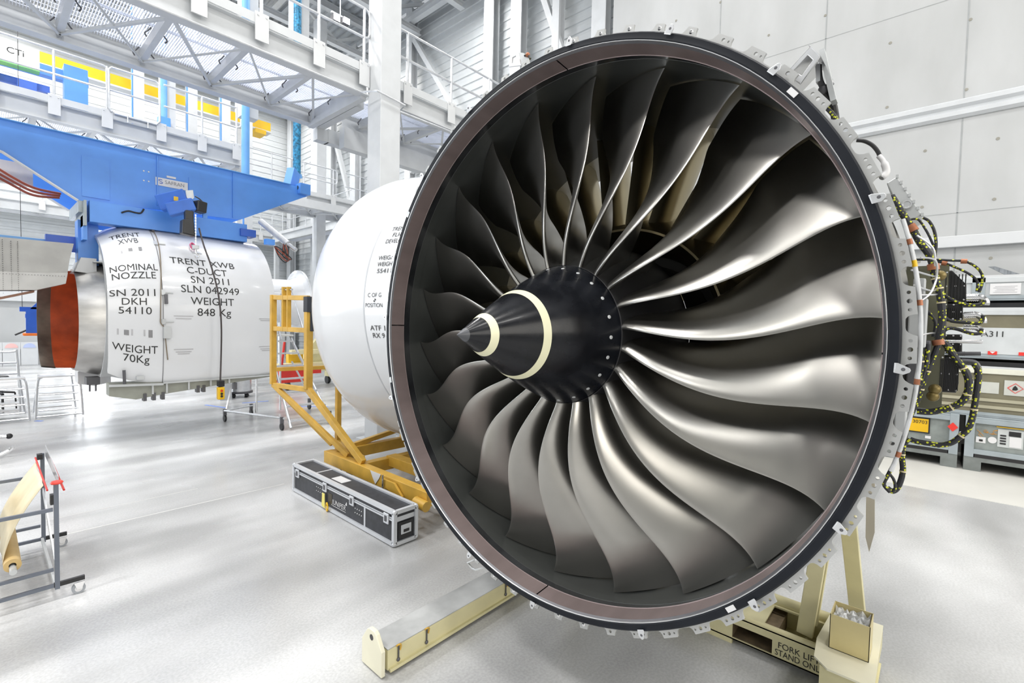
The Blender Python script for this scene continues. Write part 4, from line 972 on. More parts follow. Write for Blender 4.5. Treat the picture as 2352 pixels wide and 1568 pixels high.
for z, m in ((0.90, RED), (0.84, BLACKP), (0.79, BLACKP)): MB().cyl((3.225, 10.525, z), (3.225, 10.545, z), 0.022, 12).build('button', m, hb)

# ================================================================== white thrust-reverser cowl hanging from the beam
NC = thing('nacelle_cowl', 'white hanging nacelle half shell lettered in black with a bare metal exhaust nozzle', 'nacelle', (3.0, 12.5, 0.8))
NY, NZ = 12.65, 2.42
NRZ = [(1.56, 1.50), (1.75, 1.64), (1.95, 1.74), (2.2, 1.79), (2.36, 1.80), (2.7, 1.80), (3.2, 1.785), (3.7, 1.77), (4.1, 1.755), (4.45, 1.74)]
NRY = [(1.56, 1.70), (1.95, 1.725), (2.36, 1.745), (3.2, 1.75), (4.1, 1.735), (4.45, 1.70)]
def tabv(tab, x):
    for (a, ra), (b, rb) in zip(tab, tab[1:]):
        if x <= b:
            u = (x-a)/(b-a); return ra+(rb-ra)*u
    return tab[-1][1]
def npt(x, deg, off=0.0):
    """point on the shell: round crown, slab sided lower half"""
    t = math.radians(deg); ry, rz = tabv(NRY, x)+off, tabv(NRZ, x)+off; sn, cs = math.sin(t), math.cos(t)
    if deg > 90:
        cs = -0.74*(deg-90)/54; sn = (1-abs(cs)**4.76)**0.21
    return Vector((x, NY-ry*sn, NZ+rz*cs))
DEGS = [-8+i*(98/30) for i in range(31)]+[90+54*i/26 for i in range(1, 27)]
def shell_mesh(xs, th):
    mb = MB(); outer = [[npt(x, d) for d in DEGS] for x in xs]; inner = [[npt(x, d, -th) for d in DEGS] for x in xs]
    mb.grid(outer); mb.grid(inner); n = len(DEGS)
    for k in (0, -1): mb.grid([[outer[k][i] for i in range(n)], [inner[k][i] for i in range(n)]])
    for k in (0, -1): mb.grid([[r[k] for r in outer], [r[k] for r in inner]])
    return mb
nzs = shell_mesh([1.56+i*0.792/16 for i in range(17)], 0.05).build('nozzle_shell', NACW, NC, angle=40)
cd = shell_mesh([2.358+i*2.06/22 for i in range(23)], 0.08).build('duct_shell', NACW, NC, angle=40)
A0, A1 = math.radians(-8), math.radians(150)
# inner curl visible at the upper rear corner
MB().lathe([(1.57, 1.46), (1.9, 1.44), (2.3, 1.46), (2.3, 1.43), (1.9, 1.41), (1.57, 1.43)], 'x', (0, NY, NZ), 60, A0, A1, close=True).build('inner_skin', WHITE, NC)
MB().prism([(1.25, 12.1, 3.15), (1.34, 12.1, 3.42), (1.56, 12.1, 3.42), (1.56, 12.1, 3.12)], (0, 0.8, 0)).build('crown_fairing', WHITE, NC, smooth=False)
MB().box(1.5, 2.3, 11.95, 12.6, 3.34, 3.36).build('shelf_fairing', GREYBOX, NC, smooth=False)
# seam, latches, cable
sm = MB().tube([npt(2.355, a, 0.001) for a in range(0, 145, 3)], 0.008, 6).build('seam', INKG, NC)
wv = [npt(2.36+0.05*math.sin(a*0.05)+(0.06 if 100 < a < 130 else 0), a, 0.02) for a in range(14, 128, 4)]
MB().tube(spline(wv, 3), 0.009, 6).build('safety_cable', mat('bronze_cable', (0.25, 0.20, 0.14), 0.5, 0.3), NC)
for a in (14, 42, 78, 97):
    p = npt(2.36, a, 0.012); t = math.radians(a); tan = Vector((0, -math.cos(t), -math.sin(t)))
    m = MB(); m.bar(p-tan*0.05, p+tan*0.05, 0.06, 0.03, (0, -math.sin(t), math.cos(t))); m.bar(p+Vector((-0.02, 0, 0)), p+Vector((0.16, 0, 0)), 0.02, 0.02); m.build('latch', GREYBOX, NC, smooth=False)
for a in (24, 82): 
    p = npt(2.40, a, 0.02); t = math.radians(a); tan = Vector((0, -math.cos(t), -math.sin(t)))
    MB().bar(p-tan*0.09, p+tan*0.09, 0.05, 0.05, (0, -math.sin(t), math.cos(t))).build('bracket', DARKSTEEL, NC, smooth=False)
p = npt(2.40, 104, 0.02); MB().box(p.x-0.05, p.x+0.06, p.y-0.05, p.y+0.03, p.z-0.14, p.z+0.08).build('hold_open_bracket', GREYBOX, NC, smooth=False)
# recessed lifting lug with pink shackle
t0 = math.radians(42)
MB().prism([npt(2.78, 26, 0.006), npt(2.98, 26, 0.006), npt(3.12, 47, 0.006), npt(2.95, 47, 0.006)], (0, -0.004, 0.004)).build('lug_plate', GREYBOX, NC, smooth=False)
MB().tube([npt(2.99, a, 0.03) for a in (38, 42)], 0.02, 8).build('lug', GREYBOX, NC)
MB().tube(spline([npt(2.96, 44, 0.03), npt(2.94, 41, 0.05), npt(2.98, 39, 0.06), npt(3.02, 41, 0.05), npt(3.0, 44, 0.03)], 4), 0.016, 8).build('shackle', mat('pink_shackle', (0.72, 0.12, 0.25), 0.4), NC)
# lettering follows the shell
ARC = []
def arc_table():
    prev = None; acc = 0.0; d = -8.0
    while d <= 144:
        p = npt(3.0, d)
        if prev is not None: acc += (p-prev).length
        ARC.append((acc, d, p.z)); prev = p; d += 0.5
arc_table()
def wrap(x0, z0, off=0.005):
    s0 = min(((abs(z-z0), a) for a, d, z in ARC if d > 0))[1]
    def f(x, y):
        s = s0-y; i = 0; lo, hi = 0, len(ARC)-1
        while hi-lo > 1:
            mid = (lo+hi)//2
            if ARC[mid][0] <= s: lo = mid
            else: hi = mid
        (sa, da, _), (sb, db_, _) = ARC[lo], ARC[hi]
        return npt(min(max(x0+x, 1.57), 4.40), da+(db_-da)*(s-sa)/(sb-sa), off)
    return f
def nlet(txt, x0, z0, width, cap, par): letter(txt, 0.2, wrap(x0, z0), INK, par, width=width, cap=cap)
for txt, x, z, w_, c_ in (('TRENT XWB', 3.10, 3.44, 1.14, 0.15), ('C-DUCT', 3.14, 3.26, 0.71, 0.15), ('SN 2011', 3.19, 3.08, 0.68, 0.145), ('SLN 042949', 3.17, 2.88, 1.03, 0.15), ('WEIGHT', 3.19, 2.66, 0.77, 0.15), ('848 Kg', 3.21, 2.44, 0.60, 0.15)):
    nlet(txt, x, z, w_, c_, cd)
for txt, x, z, w_, c_ in (('TRENT', 1.93, 3.93, 0.46, 0.16), ('XWB', 1.95, 3.80, 0.30, 0.16), ('NOMINAL', 1.96, 3.26, 0.70, 0.14), ('NOZZLE', 1.95, 3.10, 0.64, 0.14), ('SN 2011', 1.93, 2.78, 0.66, 0.135), ('DKH', 1.93, 2.60, 0.36, 0.135), ('54110', 1.94, 2.43, 0.48, 0.135), ('WEIGHT', 1.94, 1.71, 0.66, 0.145), ('70Kg', 1.95, 1.52, 0.38, 0.145)):
    nlet(txt, x, z, w_, c_, nzs)
FAINT = mat('faint_print', (0.48, 0.48, 0.5), 0.5)
for x, z in ((2.68, 2.36), (4.22, 2.34), (2.68, 1.72), (4.22, 1.72)):
    for i in range(3 if z < 2 else 2):
        MB().grid([[wrap(x, z-i*0.045)(dx, dy) for dx in (-0.16+i*0.03, 0.16-i*0.03)] for dy in (-0.008, 0.008)]).build('small_print', FAINT, cd, smooth=False, fix=False)
for x, z, w_, h_ in ((1.81, 2.02, 0.07, 0.10), (2.16, 2.02, 0.06, 0.14), (1.69, 2.02, 0.025, 0.12), (1.89, 2.03, 0.025, 0.12), (2.07, 2.03, 0.025, 0.12), (1.95, 3.62, 0.06, 0.08), (2.10, 3.63, 0.05, 0.10), (1.82, 3.60, 0.025, 0.08)):
    MB().grid([[wrap(x, z)(dx, dy) for dx in (-w_/2, w_/2)] for dy in (-h_/2, 0, h_/2)]).build('data_label', INKG if w_ > 0.03 else FAINT, nzs, smooth=False, fix=False)
# lower hinge rail with bays and latch feet
rl = MB()
rl.prism([(1.57, 11.0, 1.12), (2.36, 11.0, 1.10), (2.36, 11.0, 0.86), (1.95, 11.0, 0.80), (1.57, 11.0, 0.90)], (0, 0.3, 0))
rl.prism([(2.36, 11.0, 1.10), (4.42, 11.0, 1.11), (4.42, 11.0, 1.07), (3.6, 11.0, 0.99), (2.36, 11.0, 0.86)], (0, 0.3, 0))
ro = rl.build('hinge_rail', mat('olive_grey_metal', (0.33, 0.34, 0.30), 0.45, 0.4, var=0.1), NC, smooth=False)
ed = MB(); ed.bar((1.57, 10.96, 1.09), (2.36, 10.96, 1.06), 0.06, 0.04); ed.bar((2.36, 10.96, 1.08), (4.42, 10.96, 1.10), 0.04, 0.03)
for x in (2.20, 2.42, 2.78, 3.16, 3.50): ed.bar((x, 10.98, 1.08), (x, 10.98, 0.88+0.1*max(0, x-2.4)), 0.03, 0.03)
ed.build('rail_edge', GREYBOX, ro, smooth=False)
for x0 in (2.06, 2.2, 2.34, 2.92, 3.02, 3.6):
    MB().box(x0, x0+0.05, 10.98, 11.12, 0.76 if x0 < 2.5 else 0.84, 0.90 if x0 < 2.5 else 0.98).build('latch_foot', DARKSTEEL, ro, smooth=False)
MB().bar((1.77, 10.93, 1.36), (1.78, 10.95, 1.11), 0.04, 0.03).build('hold_strut', DARKSTEEL, NC, smooth=False)
MB().box(1.95, 2.06, 10.93, 11.0, 1.17, 1.24).build('latch_box', GREYBOX, NC, smooth=False)
# exhaust: bare metal nozzle, orange lined inside, white core cowl
cy = (0, NY, 2.24)
MB().lathe([(1.25, 0.98), (1.45, 1.06), (1.75, 1.13), (1.75, 1.10), (1.45, 1.03), (1.27, 0.955)], 'x', cy, 72, close=True).build('exhaust_nozzle', NOZMETAL, NC)
MB().lathe([(1.745, 1.135), (1.765, 1.138), (1.765, 1.09), (1.745, 1.09)], 'x', cy, 72, close=True).build('nozzle_seal', mat('red_seal', (0.45, 0.06, 0.03), 0.5), NC)
MB().lathe([(1.77, 1.135), (2.1, 1.24), (2.5, 1.32), (2.5, 1.2)], 'x', cy, 72).build('core_cowl', WHITE, NC)
MB().lathe([(1.02, 0.93), (1.25, 0.945), (1.5, 0.955), (1.9, 0.9), (1.9, 0.2)], 'x', cy, 72, math.radians(180), math.radians(360)).build('orange_lining', ORANGE, NC)
MB().lathe([(1.30, 0.95), (1.6, 0.955), (1.9, 0.9), (1.9, 0.2)], 'x', cy, 72, 0, math.radians(180)).build('orange_lining', ORANGE, NC)
MB().lathe([(0.82, 0.895), (1.02, 0.93), (1.02, 0.95), (0.82, 0.915)], 'x', cy, 72, math.radians(185), math.radians(358), close=True).build('rear_collar', mat('burnt_grey_metal', (0.20, 0.19, 0.16), 0.5, 0.6, var=0.25, scale=4), NC)
MB().box(1.42, 1.62, 12.3, 12.6, 0.98, 1.12).build('drain_fairing', DARKSTEEL, NC, smooth=False)
for x in (1.47, 1.56): MB().tube([(x, 12.35, 1.0), (x, 12.35, 0.84)], 0.016, 6).build('drain_mast', DARKSTEEL, NC)
MB().prism([(1.38, 13.1, 1.18), (1.9, 13.1, 1.18), (1.9, 13.1, 0.92), (1.64, 13.1, 0.86), (1.38, 13.1, 0.92)], (0, 0.5, 0)).build('rear_fairing', NACW, NC, smooth=False)
# grey riveted pylon fairing at far left
FG = thing('pylon_fairing', 'grey riveted metal fairing pointing at the exhaust nozzle, at the left edge', 'fairing', (0.3, 12.2, 2.8))
f = MB(); f.prism([(-1.5, 11.9, 3.60), (1.22, 11.9, 3.64), (1.16, 11.88, 3.35), (1.10, 11.86, 2.9), (0.72, 11.84, 2.76), (-1.5, 11.84, 2.6)], (0, 0.7, 0)); fo = f.build('skin', mat('bare_grey_skin', (0.36, 0.36, 0.35), 0.5, 0.35, var=0.08, scale=3), FG, smooth=False)
MB().prism([(-1.5, 11.835, 2.98), (0.70, 11.835, 3.06), (1.13, 11.85, 3.10), (1.10, 11.85, 2.9), (0.72, 11.83, 2.76), (-1.5, 11.83, 2.6)], (0, 0.01, 0)).build('lower_panel', mat('pale_panel', (0.47, 0.47, 0.46), 0.45, 0.2), FG, smooth=False)
MB().prism([(-1.5, 11.95, 2.6), (0.3, 11.95, 2.62), (0.70, 11.95, 2.76), (0.70, 12.45, 2.76), (0.3, 12.45, 2.62), (-1.5, 12.45, 2.6)][0:6], (0, 0, -0.04)).build('keel', mat('brown_edge', (0.28, 0.14, 0.09), 0.5), FG, smooth=False)
rv = MB()
for i in range(26):
    for (x, z) in ((0.32, 2.68+i*0.036), (0.42, 2.72+i*0.034), (0.50, 2.72+i*0.034)): rv.box(x-0.004, x+0.004, 11.822, 11.83 if z < 3 else 11.90, z-0.004, z+0.004)
for i in range(40): 
    x = -0.4+i*0.038; rv.box(x-0.004, x+0.004, 11.822, 11.84, 3.0+0.03*x-0.004, 3.0+0.03*x+0.004)
rv.build('rivet', DARKSTEEL, fo, smooth=False)['kind'] = 'stuff'

# ================================================================== white inlet cowl on its yellow trolley
CW = thing('inlet_cowl', 'large glossy white inlet cowl with black lettering, half hidden by the fan engine', 'cowl', (5.05, 5.6, 0.7))
CX, CZ = 5.06, 2.56
CP = [(4.40, 1.86), (4.8, 1.90), (5.18, 1.93), (5.24, 1.937), (5.75, 2.03), (6.1, 2.07), (6.32, 2.04), (6.46, 1.93), (6.52, 1.78), (6.47, 1.63), (6.35, 1.55), (6.0, 1.5), (5.2, 1.55), (4.40, 1.62)]
def cprof():
    P = spline([(a, b, 0) for a, b in CP], 5); return [(p.x, p.y) for p in P]
cprf = cprof()
ck = min(range(len(cprf)), key=lambda i: abs(cprf[i][0]-5.20)+(0 if cprf[i][1] > 1.8 else 9))
MB().lathe(cprf[ck:], 'y', (CX, 0, CZ), 112).build('inlet_lip', NACW, CW)
outer_b = MB().lathe([(4.40, 1.62)]+cprf[:ck+1], 'y', (CX, 0, CZ), 112).build('outer_barrel', NACW, CW)
MB().lathe([(5.185, 1.9315), (5.198, 1.935), (5.21, 1.9345)], 'y', (CX, 0, CZ), 112).build('joint_line', mat('joint_grey', (0.55, 0.57, 0.60), 0.4), CW)
def cr(y):
    best = 1.9
    for (a, ra), (b, rb) in zip(cprf, cprf[1:]):
        if a <= y <= b: return ra+(rb-ra)*(y-a)/(b-a+1e-9)
    return best
def cwrap(y0, deg, slant=0.0):
    # text runs towards the photographer (-Y), upright on the flank that faces -X
    def f(x, yy):
        Y = y0-x; r = cr(max(4.42, min(5.25, Y)))+0.005; a = math.radians(deg)+(-yy)/r
        return Vector((CX-r*math.sin(a), Y, CZ+r*math.cos(a)))
    return f
for txt, y, deg, w_, c_ in (('TRENT XWB', 4.98, 61.8, 0.50, 0.056), ('FLIGHT', 4.92, 64.4, 0.33, 0.056), ('DEVELOPMENT', 5.0, 67.0, 0.55, 0.056), ('WEIGHT', 5.03, 73.5, 0.34, 0.052), ('WEIGHT Kg', 5.02, 75.9, 0.44, 0.052), ('55411', 5.005, 78.4, 0.26, 0.052), ('C OF G', 5.125, 87.0, 0.255, 0.050), ('POSITION', 5.165, 90.6, 0.32, 0.050), ('ATF 11', 5.095, 98.7, 0.34, 0.060), ('RX 9', 5.07, 101.4, 0.22, 0.060)):
    letter(txt, 0.1, cwrap(y, deg), INK, outer_b, align='LEFT', width=w_, cap=c_)
q = MB()
for s0 in (0, PI): q.prism([Vector(cwrap(4.985, 88.8)(0, 0))]+[Vector(cwrap(4.985, 88.8)(0.022*math.cos(s0+i*PI/8), 0.022*math.sin(s0+i*PI/8))) for i in range(5)], (-0.002, 0, 0))
q.build('balance_mark', INK, outer_b, smooth=False)

TR = thing('cowl_trolley', 'ochre yellow steel trolley with tall open end frame beside the white cowl', 'trolley', (4.5, 5.5, 0))
def ybar(p, q, w, h, name='frame_bar', u=(0, 0, 1)): return MB().bar(p, q, w, h, u).build(name, YEL, TR, smooth=False, bevel=0.004)
ybar((3.42, 6.62, 0.36), (3.40, 4.2, 0.36), 0.12, 0.17, 'side_beam')
ybar((5.0, 6.62, 0.36), (5.0, 4.2, 0.36), 0.12, 0.17, 'side_beam')
for y in (6.56, 5.72, 4.3): ybar((3.42, y, 0.36), (5.0, y, 0.36), 0.12, 0.16, 'cross_beam')
ybar((3.9, 5.72, 0.40), (3.9, 4.3, 0.40), 0.16, 0.14, 'inner_beam')
ybar((3.6, 4.6, 0.45), (4.4, 4.6, 0.45), 0.3, 0.02, 'plate')
ybar((3.75, 6.60, 0.44), (5.0, 6.60, 0.62), 0.07, 0.07, 'rail'); ybar((5.0, 7.0, 0.2), (5.0, 7.0, 1.2), 0.07, 0.07, 'post')
# tall end frame leaning out over the floor
FA, FB = (3.08, 7.72), (3.28, 6.96)   # x, y of the two uprights
def up(xy, z): return (xy[0], xy[1], z)
ybar(up(FA, 1.33), up(FA, 2.72), 0.07, 0.08, 'upright'); ybar(up(FB, 1.32), up(FB, 2.64), 0.09, 0.10, 'upright')
for z in (2.68, 2.20, 1.32): ybar(up(FA, z), up(FB, z-0.01), 0.06, 0.07, 'cross_bar')
mx = lambda u, z: (FA[0]+(FB[0]-FA[0])*u, FA[1]+(FB[1]-FA[1])*u, z)
for u in (0.31, 0.45): ybar(mx(u, 2.16), mx(u, 2.84), 0.04, 0.06, 'lug_bar', (1, 0, 0))
MB().cyl(mx(0.22, 2.80), mx(0.55, 2.80), 0.014, 8).build('lug_pin', CHROME, TR)
ybar(up(FA, 1.56), (4.5, 7.3, 1.58), 0.05, 0.06, 'tie_bar')
ybar(up(FA, 1.33), (3.45, 6.1, 0.46), 0.05, 0.07, 'diagonal'); ybar(up(FB, 1.32), (3.42, 5.66, 0.46), 0.07, 0.09, 'diagonal'); ybar(up(FA, 1.33), (3.52, 6.68, 0.50), 0.05, 0.07, 'diagonal')
ybar((3.62, 6.7, 0.16), (3.62, 6.7, 1.75), 0.07, 0.07, 'post'); ybar((3.62, 6.68, 0.52), (3.44, 5.70, 0.50), 0.06, 0.07, 'tie_bar')
pdv = Vector((-0.03, -0.05, 0))
MB().box(FB[0]-0.055, FB[0]+0.065, FB[1]-0.065, FB[1]+0.06, 2.46, 2.69).build('edge_padding', mat('black_foam', (0.035, 0.04, 0.05), 0.6), TR, smooth=False, bevel=0.01)
MB().box(FB[0]+0.0, FB[0]+0.065, FB[1]-0.065, FB[1]+0.06, 2.18, 2.46).build('edge_padding', mat('black_foam', (0.035, 0.04, 0.05), 0.6), TR, smooth=False, bevel=0.01)
ybar((3.36, 4.75, 0.30), (3.36, 4.75, 0.12), 0.14, 0.10, 'towing_plate')
h = MB(); h.prism([(3.33, 5.02, 0.42), (3.33, 4.78, 0.42), (3.33, 4.62, 0.30), (3.33, 4.62, 0.12), (3.33, 4.84, 0.14), (3.33, 4.84, 0.30), (3.33, 5.02, 0.34)], (-0.03, 0, 0)); h.build('towing_bracket', YEL, TR, smooth=False)
MB().cyl((3.28, 4.98, 0.24), (3.28, 4.98, 0.48), 0.012, 8).build('towing_pin', CHROME, TR)
MB().cyl((3.30, 4.35, 0.32), (3.30, 4.15, 0.31), 0.06, 12).build('buffer', YEL, TR)
for t_, z in (('MAX TOWING', 0.385), ('SPEED 5MPH', 0.325)):
    letter(t_, 0.062, planar((3.345, 4.62, z), (0, -1, 0), (0, 0, 1)), INK, TR, align='LEFT', width=0.34 if 'MAX' in t_ else 0.36, cap=0.042)
MB().prism([(3.343, 5.36, 0.443), (3.343, 5.12, 0.443), (3.343, 5.16, 0.38), (3.343, 5.24, 0.29), (3.343, 5.30, 0.36)], (-0.003, 0, 0)).build('bare_patch', LABELW, TR, smooth=False)
for x, y in ((3.62, 6.45), (4.9, 6.4), (4.3, 4.6), (4.9, 4.35)):
    w_ = MB().cyl((x-0.03, y, 0.125), (x+0.03, y, 0.125), 0.125, 24).build('wheel', mat('dark_tyre', (0.04, 0.03, 0.03), 0.5), TR)
    MB().cyl((x-0.034, y, 0.125), (x+0.034, y, 0.125), 0.06, 16).build('wheel_hub', CHROME, w_)
    MB().box(x-0.06, x+0.06, y-0.05, y+0.05, 0.25, 0.29).build('caster_plate', DARKSTEEL, TR, smooth=False)

# ================================================================== flight case
FC = thing('flight_case', 'long black flight case with bare metal edges lying on the floor', 'case', (3.0, 5.3, 0))
x0, x1, y0, y1, z0, z1, zl = 2.88, 3.15, 4.15, 6.50, 0.03, 0.365, 0.285
MB().box(x0, x1, y0, y1, z0, z1).build('shell', CASEBLK, FC, smooth=False)
e = MB(); k = 0.02
for x in (x0, x1):
    for z in (z0, z1): e.bar((x, y0-0.004, z), (x, y1+0.004, z), 2*k, 2*k)
    for y in (y0, y1): e.bar((x, y, z0-0.004), (x, y, z1+0.004), 2*k, 2*k, (0, 1, 0))
for y in (y0, y1):
    for z in (z0, z1): e.bar((x0, y, z), (x1, y, z), 2*k, 2*k)
for x in (x0, x1): e.bar((x, y0, zl+0.012), (x, y1, zl+0.012), 0.012, 0.012); e.bar((x, y0, zl-0.010), (x, y1, zl-0.010), 0.014, 0.018)
e.bar((x0, y0, zl), (x1, y0, zl), 0.012, 0.05)
for y in (5.95,): e.bar((x0-0.002, y, z1+0.001), (x1, y, z1+0.001), 0.03, 0.006)
e.bar((x0, 4.72, z0), (x0, 4.72, zl), 0.006, 0.03, (0, 1, 0))
e.build('edge_trim', EDGE, FC, smooth=False)
cn = MB()
for x in (x0, x1):
    for y in (y0, y1):
        for z in (z0, z1): cn.ball((x, y, z), 0.027, 10, 8)
cn.build('ball_corner', EDGE, FC)
for y in (6.38, 5.62, 4.98, 4.28):
    l = MB(); l.box(x0-0.022, x0-0.004, y-0.045, y+0.045, 0.22, 0.33); lo = l.build('butterfly_latch', EDGE, FC, smooth=False, bevel=0.004)
    MB().box(x0-0.028, x0-0.02, y-0.018, y+0.018, 0.245, 0.305).build('latch_wing', DARKSTEEL, lo, smooth=False)
hd = MB().box(x0+0.04, x1-0.04, y0-0.012, y0, 0.07, 0.245).build('handle_dish', BLACKP, FC, smooth=False, bevel=0.004)
h = MB(); h.box(x0+0.07, x1-0.07, y0-0.024, y0-0.012, 0.115, 0.215); h.build('handle_plate', EDGE, hd, smooth=False, bevel=0.006)
MB().box(x0+0.10, x1-0.10, y0-0.028, y0-0.022, 0.135, 0.165).build('grip', BLACKP, hd, smooth=False)
rv = MB()
for i in range(4):
    for j in range(2): rv.cyl((x0-0.005, 4.92-i*0.045, 0.20-j*0.05), (x0-0.001, 4.92-i*0.045, 0.20-j*0.05), 0.007, 8); rv.cyl((x0-0.005, 5.86-i*0.05, 0.22-j*0.05), (x0-0.001, 5.86-i*0.05, 0.22-j*0.05), 0.006, 8)
rv.build('rivet', LABELW, FC)
jl = letter('JUNIPER', 0.068, lambda x, y: Vector((x0-0.004, 5.29-x-0.25*y, 0.135+y)), LABELW, FC, width=0.33, cap=0.062)
jm = MB(); jm.prism([(x0-0.003, 5.14, 0.176), (x0-0.003, 5.10, 0.176), (x0-0.003, 5.105, 0.215), (x0-0.003, 5.115, 0.215)], (-0.002, 0, 0)); jm.box(x0-0.005, x0-0.003, 5.13, 5.44, 0.088, 0.093)
jm.build('print_mark', LABELW, FC, smooth=False)
MB().box(2.95, 3.08, 5.36, 5.62, z1, z1+0.003).build('paper_sheet', LABELW, FC, smooth=False)
tg = MB(); tg.prism([(x0-0.024, 5.66, 0.20), (x0-0.024, 5.60, 0.20), (x0-0.03, 5.58, 0.02), (x0-0.03, 5.66, 0.04)], (-0.004, 0, 0)); tg.build('yellow_tag', mat('tag_yellow', (0.85, 0.75, 0.20), 0.5), FC, smooth=False)
MB().tube([(x0-0.03+0.05*math.cos(i*PI/4)*0.3, 5.53+0.05*math.cos(i*PI/4), 0.055+0.05*math.sin(i*PI/4)) for i in range(9)], 0.009, 8).build('tape_loop', SAFETYY, FC)
MB().box(x0-0.004, x0-0.001, 5.46, 5.55, 0.10, 0.22).build('dark_tag', mat('tag_dark', (0.06, 0.05, 0.03), 0.5), FC, smooth=False)
MB().box(x0+0.03, x1-0.03, y0+0.03, y1-0.03, 0, 0.03).build('runner', BLACKP, FC, smooth=False)
# ================================================================== transport crates along the concrete wall
CRG = 'metal transport crates stacked along the wall'
WARN = mat('warning_red', (0.75, 0.04, 0.03), 0.45)
def crate_pallet(t, x0, x1, y0, y1, z):
    m = MB(); m.box(x0, x1, y0, y1, z+0.17, z+0.24)
    for a, b in ((y0, y0+0.22), ((y0+y1)/2-0.12, (y0+y1)/2+0.12), (y1-0.22, y1)): m.box(x0, x1, a, b, z, z+0.17)
    m.build('pallet_base', mat('pallet_grey', (0.20, 0.22, 0.215), 0.55, 0.1, var=0.12, scale=6), t, smooth=False)
def frame_crate(y0, y1, z, lab):
    t = thing('transport_crate', lab, 'crate', (12, (y0+y1)/2, z), CRG); x0, x1 = 11.4, 12.6
    crate_pallet(t, x0, x1, y0, y1, z)
    MB().box(x0+0.04, x1, y0+0.03, y1-0.03, z+0.34, z+0.86).build('body', mat('weathered_crate_grey', (0.27, 0.30, 0.29), 0.5, 0.2, var=0.15, scale=5), t, smooth=False)
    f = MB()
    for y in (y0, y1-0.12): f.box(x0-0.01, x0+0.06, y, y+0.12, z+0.24, z+0.95)
    f.box(x0-0.005, x0+0.06, y0, y1, z+0.30, z+0.38); f.box(x0-0.005, x0+0.06, y0, y1, z+0.83, z+0.91); f.box(x0, x1, y0, y1, z+0.91, z+0.945)
    f.build('corner_frame', BLUEGREY, t, smooth=False, bevel=0.006)
    MB().box(x0, x1, y0+0.13, y1-0.13, z+0.24, z+0.30).build('fork_gap_shade', BLACKP, t, smooth=False)  # black filler stands in for the shade between pallet and frame
    return t
a = frame_crate(-0.34, 1.55, 0, 'grey framed crate on the floor with yellow number plate, half hidden by the harness')
b = frame_crate(-2.35, -0.42, 0, 'grey framed crate on the floor with orange marks, right edge')
X = 11.395
MB().box(11.425, 11.435, 0.06, 0.34, 0.56, 0.80).build('number_plate', SAFETYY, a, smooth=False)
m = MB(); m.box(11.422, 11.44, 0.04, 0.36, 0.54, 0.56); m.box(11.422, 11.44, 0.04, 0.36, 0.80, 0.82); m.box(11.422, 11.44, 0.04, 0.06, 0.56, 0.80); m.box(11.422, 11.44, 0.34, 0.36, 0.56, 0.80); m.build('plate_border', BLACKP, a, smooth=False)
letter('130703', 0.085, planar((11.421, 0.2, 0.735), (0, -1, 0), (0, 0, 1)), INK, a)
def latch_panel(t, y0, y1, z0):
    m = MB(); m.box(11.43, 11.45, y0, y1, z0, z0+0.30); o = m.build('vent_panel', mat('panel_grey', (0.55, 0.58, 0.58), 0.45), t, smooth=False, bevel=0.004)
    s = MB()
    for i in range(4): s.box(11.424, 11.432, y1-0.10, y1-0.03, z0+0.05+i*0.045, z0+0.075+i*0.045)
    s.box(11.424, 11.432, y0+0.03, y1-0.13, z0+0.20, z0+0.28)
    s.build('slot', BLACKP, o, smooth=False)
    MB().box(11.422, 11.432, y0+0.02, y1-0.14, z0+0.02, z0+0.19).build('white_flap', LABELW, o, smooth=False)
latch_panel(a, 0.42, 0.78, 0.46); latch_panel(b, -1.12, -0.82, 0.47)
MB().prism([(11.385, -0.19, 0.72), (11.385, -0.26, 0.80), (11.385, -0.33, 0.72), (11.385, -0.26, 0.64)], (-0.004, 0, 0)).build('flammable_label', WARN, a, smooth=False)
MB().box(11.38, 11.39, -0.44, -0.35, 0.60, 0.655).build('white_label', LABELW, b, smooth=False)
MB().box(11.425, 11.432, 0.10, 0.02, 0.45, 0.5).build('white_label', LABELW, a, smooth=False)
MB().box(11.43, 11.438, -0.68, -0.56, 0.50, 0.60).build('white_label', LABELW, b, smooth=False)
MB().cyl((11.43, -0.76, 0.57), (11.438, -0.76, 0.57), 0.055, 18).build('round_label', LABELW, b)
MB().box(11.425, 11.43, -0.645, -0.60, 0.525, 0.56).build('label_mark', INK, b, smooth=False)
o3 = MB()
random.seed(11)
for i in range(14): 
    y = -0.55-random.random()*0.22; z = 0.64+random.random()*0.09; o3.bar((11.437, y, z), (11.437, y-0.02-random.random()*0.04, z+random.uniform(-0.05, 0.05)), 0.004, 0.016, (1, 0, 0))
o3.build('paint_marks', mat('orange_marks', (0.80, 0.36, 0.04), 0.5), b, smooth=False)
MB().box(11.425, 11.432, -1.15, -0.80, 0.80, 0.815).build('yellow_strip', SAFETYY, b, smooth=False)
